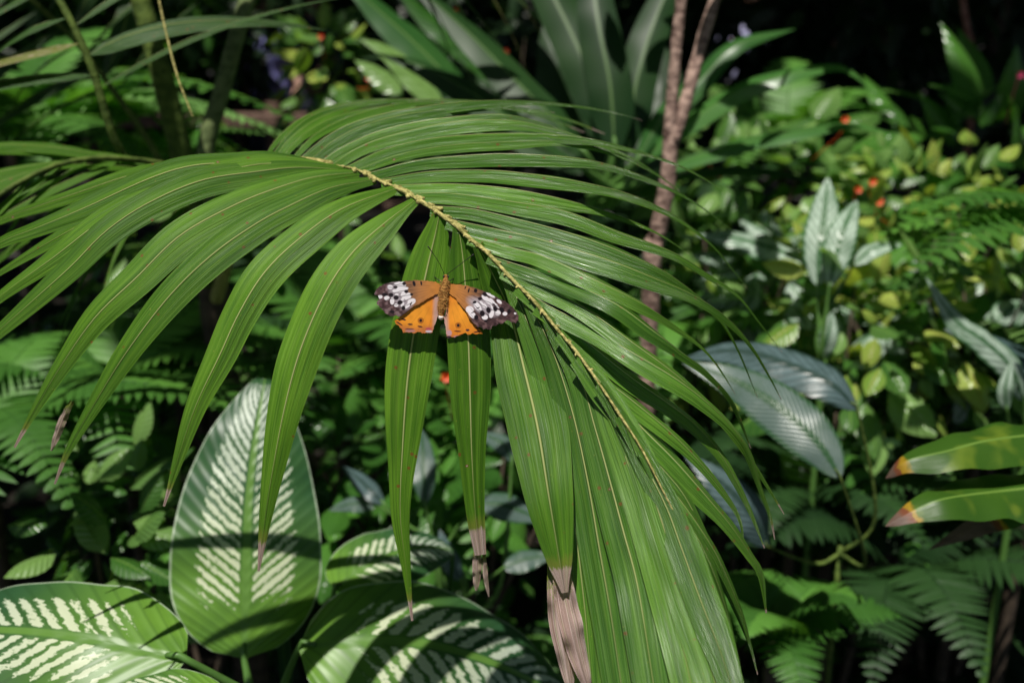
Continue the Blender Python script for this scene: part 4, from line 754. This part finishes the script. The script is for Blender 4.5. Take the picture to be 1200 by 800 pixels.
hedge_tree('dark tree behind the upper left palm stems', -1.9, 7.2, 2.2, .6, 500)

# ------------------------------------------------------------------ railing
t = empty('wooden_railing', ground_under(W(300, 135, 5.1)), 'dark wooden railing with posts behind the palm stems at the upper left', 'railing')
def beam(a, b, w, h, name, n=10):
    mb = MB(); C = np.linspace(a, b, n); T = nrm(C[-1] - C[0]); s_ = nrm(np.cross(T, Z)) if abs(T[2]) < .9 else np.array([1, 0, 0]); u_ = np.cross(s_, T)
    prof = np.array([(-1, -.8), (-.8, -1), (.8, -1), (1, -.8), (1, .8), (.8, 1), (-.8, 1), (-1, .8)]) * [w / 2, h / 2]; K = 8
    C2 = np.vstack([C[:1], C, C[-1:]]); sc = np.r_[1e-3, np.ones(n), 1e-3]; V = C2[:, None] + (s_[None, None] * prof[None, :, :1] + u_[None, None] * prof[None, :, 1:]) * sc[:, None, None]
    i, j = np.meshgrid(np.arange(n + 1), np.arange(K), indexing='ij'); mb.add(V, np.stack([i * K + j, i * K + (j + 1) % K, (i + 1) * K + (j + 1) % K, (i + 1) * K + j], -1)); return mb.build(name, M['wood'], t, smooth=False)
ry = W(300, 135, 5.1)[1]; beam(np.array([-2.3, ry, 1.0]), np.array([1.9, ry, 1.0]), .09, .07, 'top_rail', 30); beam(np.array([-2.3, ry, .55]), np.array([1.9, ry, .55]), .06, .05, 'lower_rail', 30)
for xx in (-2.2, -1.24, -.25, .75, 1.8): beam(np.array([xx, ry + .09, 0.]), np.array([xx, ry + .09, 1.08]), .08, .08, 'post')

# ------------------------------------------------------------------ visitors on the path
def remesh(mb, name, mat, parent, vox=.012, smooth=4):
    o = mb.build(name, mat, parent); md = o.modifiers.new('r', 'REMESH'); md.mode = 'VOXEL'; md.voxel_size = vox; md.use_smooth_shade = True
    m2 = o.modifiers.new('s', 'SMOOTH'); m2.iterations = smooth; m2.factor = .5
    dg = bpy.context.evaluated_depsgraph_get(); me = bpy.data.meshes.new_from_object(o.evaluated_get(dg)); o.modifiers.clear(); me.materials.clear(); me.materials.append(mat); o.data = me; return o
def person(x, y, face, shirt, trousers, label, armup=0., h=1.7, haircol=None):
    t = empty('person', (x, y, .05), label, 'person'); k = h / 1.7; ca, sa = math.cos(face), math.sin(face)
    P = lambda a, b, c: np.array([x + (a * ca - b * sa) * k, y + (a * sa + b * ca) * k, .05 + c * k])   # a = to the side, b = forward, c = up
    mb = MB(); K = dict(ns=14)
    tube(mb, [P(0, 0, .86), P(0, .0, .98), P(0, .01, 1.12), P(0, .01, 1.30), P(0, 0, 1.42), P(0, 0, 1.46)], [.13, .15, .135, .155, .13, .06], 16, 24)
    tube(mb, [P(0, 0, 1.40), P(0, .01, 1.50), P(0, .02, 1.56)], [.062, .055, .055], 12, 10)
    tube(mb, [P(0, .02, 1.48), P(0, .025, 1.53), P(0, .02, 1.60), P(0, .01, 1.66), P(0, 0, 1.70)], [.035, .065, .082, .075, .03], 16, 16)
    tube(mb, [P(0, .08, 1.61), P(0, .115, 1.585), P(0, .09, 1.57)], [.008, .014, .008], 8, 6)
    shp = MB(); trp = MB()
    tube(shp, [P(0, 0, .93), P(0, 0, 1.05), P(0, .01, 1.16), P(0, .01, 1.32), P(0, 0, 1.43), P(0, 0, 1.45)], [.165, .165, .15, .172, .145, .075], 16, 24)
    for s_ in (-1, 1):
        sh = P(.17 * s_, 0, 1.38); el = P(.23 * s_, .05 + .1 * armup, 1.12 + .02 * armup); wr = P((.24 - .13 * armup) * s_, .12 + .22 * armup, .88 + .42 * armup)
        tube(mb, [P(.08 * s_, 0, 1.40), sh, (sh + el) / 2, el, (el + wr) / 2, wr], [.05, .052, .044, .037, .034, .025], 12, 22)
        fd = nrm(wr - el); up_ = nrm(np.cross(fd, P(1, 0, 0) - P(0, 0, 0))); sd = np.cross(fd, up_); tube(mb, [wr, wr + fd * .05, wr + fd * .09], [.026, .036, .034], 10, 8)
        for q, ln in zip((-1.5, -.5, .5, 1.5), (.065, .08, .085, .07)):
            b0 = wr + fd * .085 + sd * q * .018; tube(mb, [b0, b0 + fd * ln * .5 - up_ * .006, b0 + fd * ln - up_ * .024], [.009, .0085, .007], 7, 7)
        b0 = wr + fd * .03 + sd * .028 * -s_; tube(mb, [b0, b0 + sd * .025 * -s_ + fd * .03, b0 + sd * .03 * -s_ + fd * .06], [.012, .010, .008], 7, 7)
        tube(shp, [P(.06 * s_, 0, 1.39), sh, (sh + el) / 2, el * .9 + sh * .1], [.07, .075, .065, .058], 12, 14)
        hp = P(.09 * s_, 0, .90); kn = P(.10 * s_, .03, .49); an = P(.11 * s_, -.01, .09); tube(mb, [hp, kn, an], [.085, .055, .038], 12, 20)
        tube(mb, [P(.11 * s_, -.04, .05), P(.115 * s_, .06, .04), P(.12 * s_, .17, .03)], [.036, .04, .028], 10, 10); tube(trp, [P(.08 * s_, 0, .96), hp, kn, P(.11 * s_, -.01, .12)], [.11, .10, .075, .062], 12, 22)
    body = remesh(mb, 'body', M['skin'], t); remesh(shp, 'shirt', shirt, t, .014); remesh(trp, 'trousers', trousers, t, .014)
    hb = MB(); tube(hb, [P(0, -.035, 1.53), P(0, -.03, 1.60), P(0, -.02, 1.67), P(0, -.01, 1.715)], [.06, .09, .088, .04], 16, 12); remesh(hb, 'hair', M['hair'], t, .012)
    for s_ in (-1, 1):
        e = MB(); c = P(.032 * s_, .098, 1.612); tube(e, [c - [0, 0, .008], c, c + [0, 0, .008]], [.004, .010, .004], 8, 6); e.build('eye', M['antenna'], t)
        e = MB(); c = P(.085 * s_, .01, 1.60); tube(e, [c - [0, 0, .025], c, c + [0, 0, .025]], [.008, .014, .010], 8, 6); e.build('ear', M['skin'], t)
    e = MB(); tube(e, [P(-.02, .10, 1.553), P(0, .107, 1.551), P(.02, .10, 1.553)], [.003, .006, .003], 6, 6); e.build('mouth', M['pinkfl'], t)
lav = mat_plain('lavender_cloth', (.42, .42, .66), .8); blue = mat_plain('violet_blue_cloth', (.30, .30, .70), .8); brn = mat_plain('brown_cloth', (.09, .045, .03), .85); den = mat_plain('dark_denim', (.03, .035, .06), .85); lgt = mat_plain('pale_check_cloth', (.40, .40, .46), .8)
xw = W(874, 70, 9.); person(xw[0], xw[1], 2.9, lav, lgt, 'person in a lavender shirt and pale trousers standing far back at the upper right', .8)
xw = W(314, 75, 7.4); person(xw[0], xw[1], 3.4, blue, den, 'person in a violet-blue shirt behind the wooden railing at the upper left', .3, 1.62)
xw = W(1008, 62, 7.6); person(xw[0], xw[1], 2.6, brn, den, 'person in brown clothing, almost lost in the shade at the upper right', .9, 1.6)
xw = W(372, 90, 8.2); person(xw[0], xw[1], 3.0, den, den, 'person in dark blue clothing behind the bright shrub by the railing', .5, 1.7)

# ------------------------------------------------------------------ camera, light
cd = bpy.data.cameras.new('camera'); cam = bpy.data.objects.new('camera', cd); COL.objects.link(cam); cam.location = CAM; cam.rotation_euler = (math.pi / 2 - PITCH, 0, 0)
cd.lens = 35; cd.sensor_width = 36; cd.clip_start = .02; cd.clip_end = 400; cd.dof.use_dof = True; cd.dof.focus_distance = .60; cd.dof.aperture_fstop = 5.9; S.camera = cam
ld = bpy.data.lights.new('sun', 'SUN'); lo = bpy.data.objects.new('sun', ld); COL.objects.link(lo); ld.energy = 5.0; ld.angle = math.radians(.53); ld.color = (1, .96, .88)
lo.rotation_euler = Vector(SUN).to_track_quat('Z', 'Y').to_euler()
w = bpy.data.worlds.new('World'); S.world = w; w.use_nodes = True; nt = w.node_tree; sky = nt.nodes.new('ShaderNodeTexSky'); sky.sky_type = 'NISHITA'; sky.sun_disc = False
sky.sun_elevation = math.asin(SUN[2]); sky.sun_rotation = math.atan2(SUN[0], SUN[1]); bg = nt.nodes['Background']; bg.inputs[1].default_value = .065; nt.links.new(sky.outputs[0], bg.inputs[0])
S.view_settings.view_transform = 'Standard'; S.view_settings.look = 'None'; S.view_settings.exposure = 0
S.cycles.max_bounces = 6; S.cycles.transmission_bounces = 4; S.cycles.diffuse_bounces = 4
for o in S.objects:
    if '_loc' in o: del o['_loc']
print('OBJECTS', len(S.objects), 'FACES', sum(len(m.polygons) for m in bpy.data.meshes))
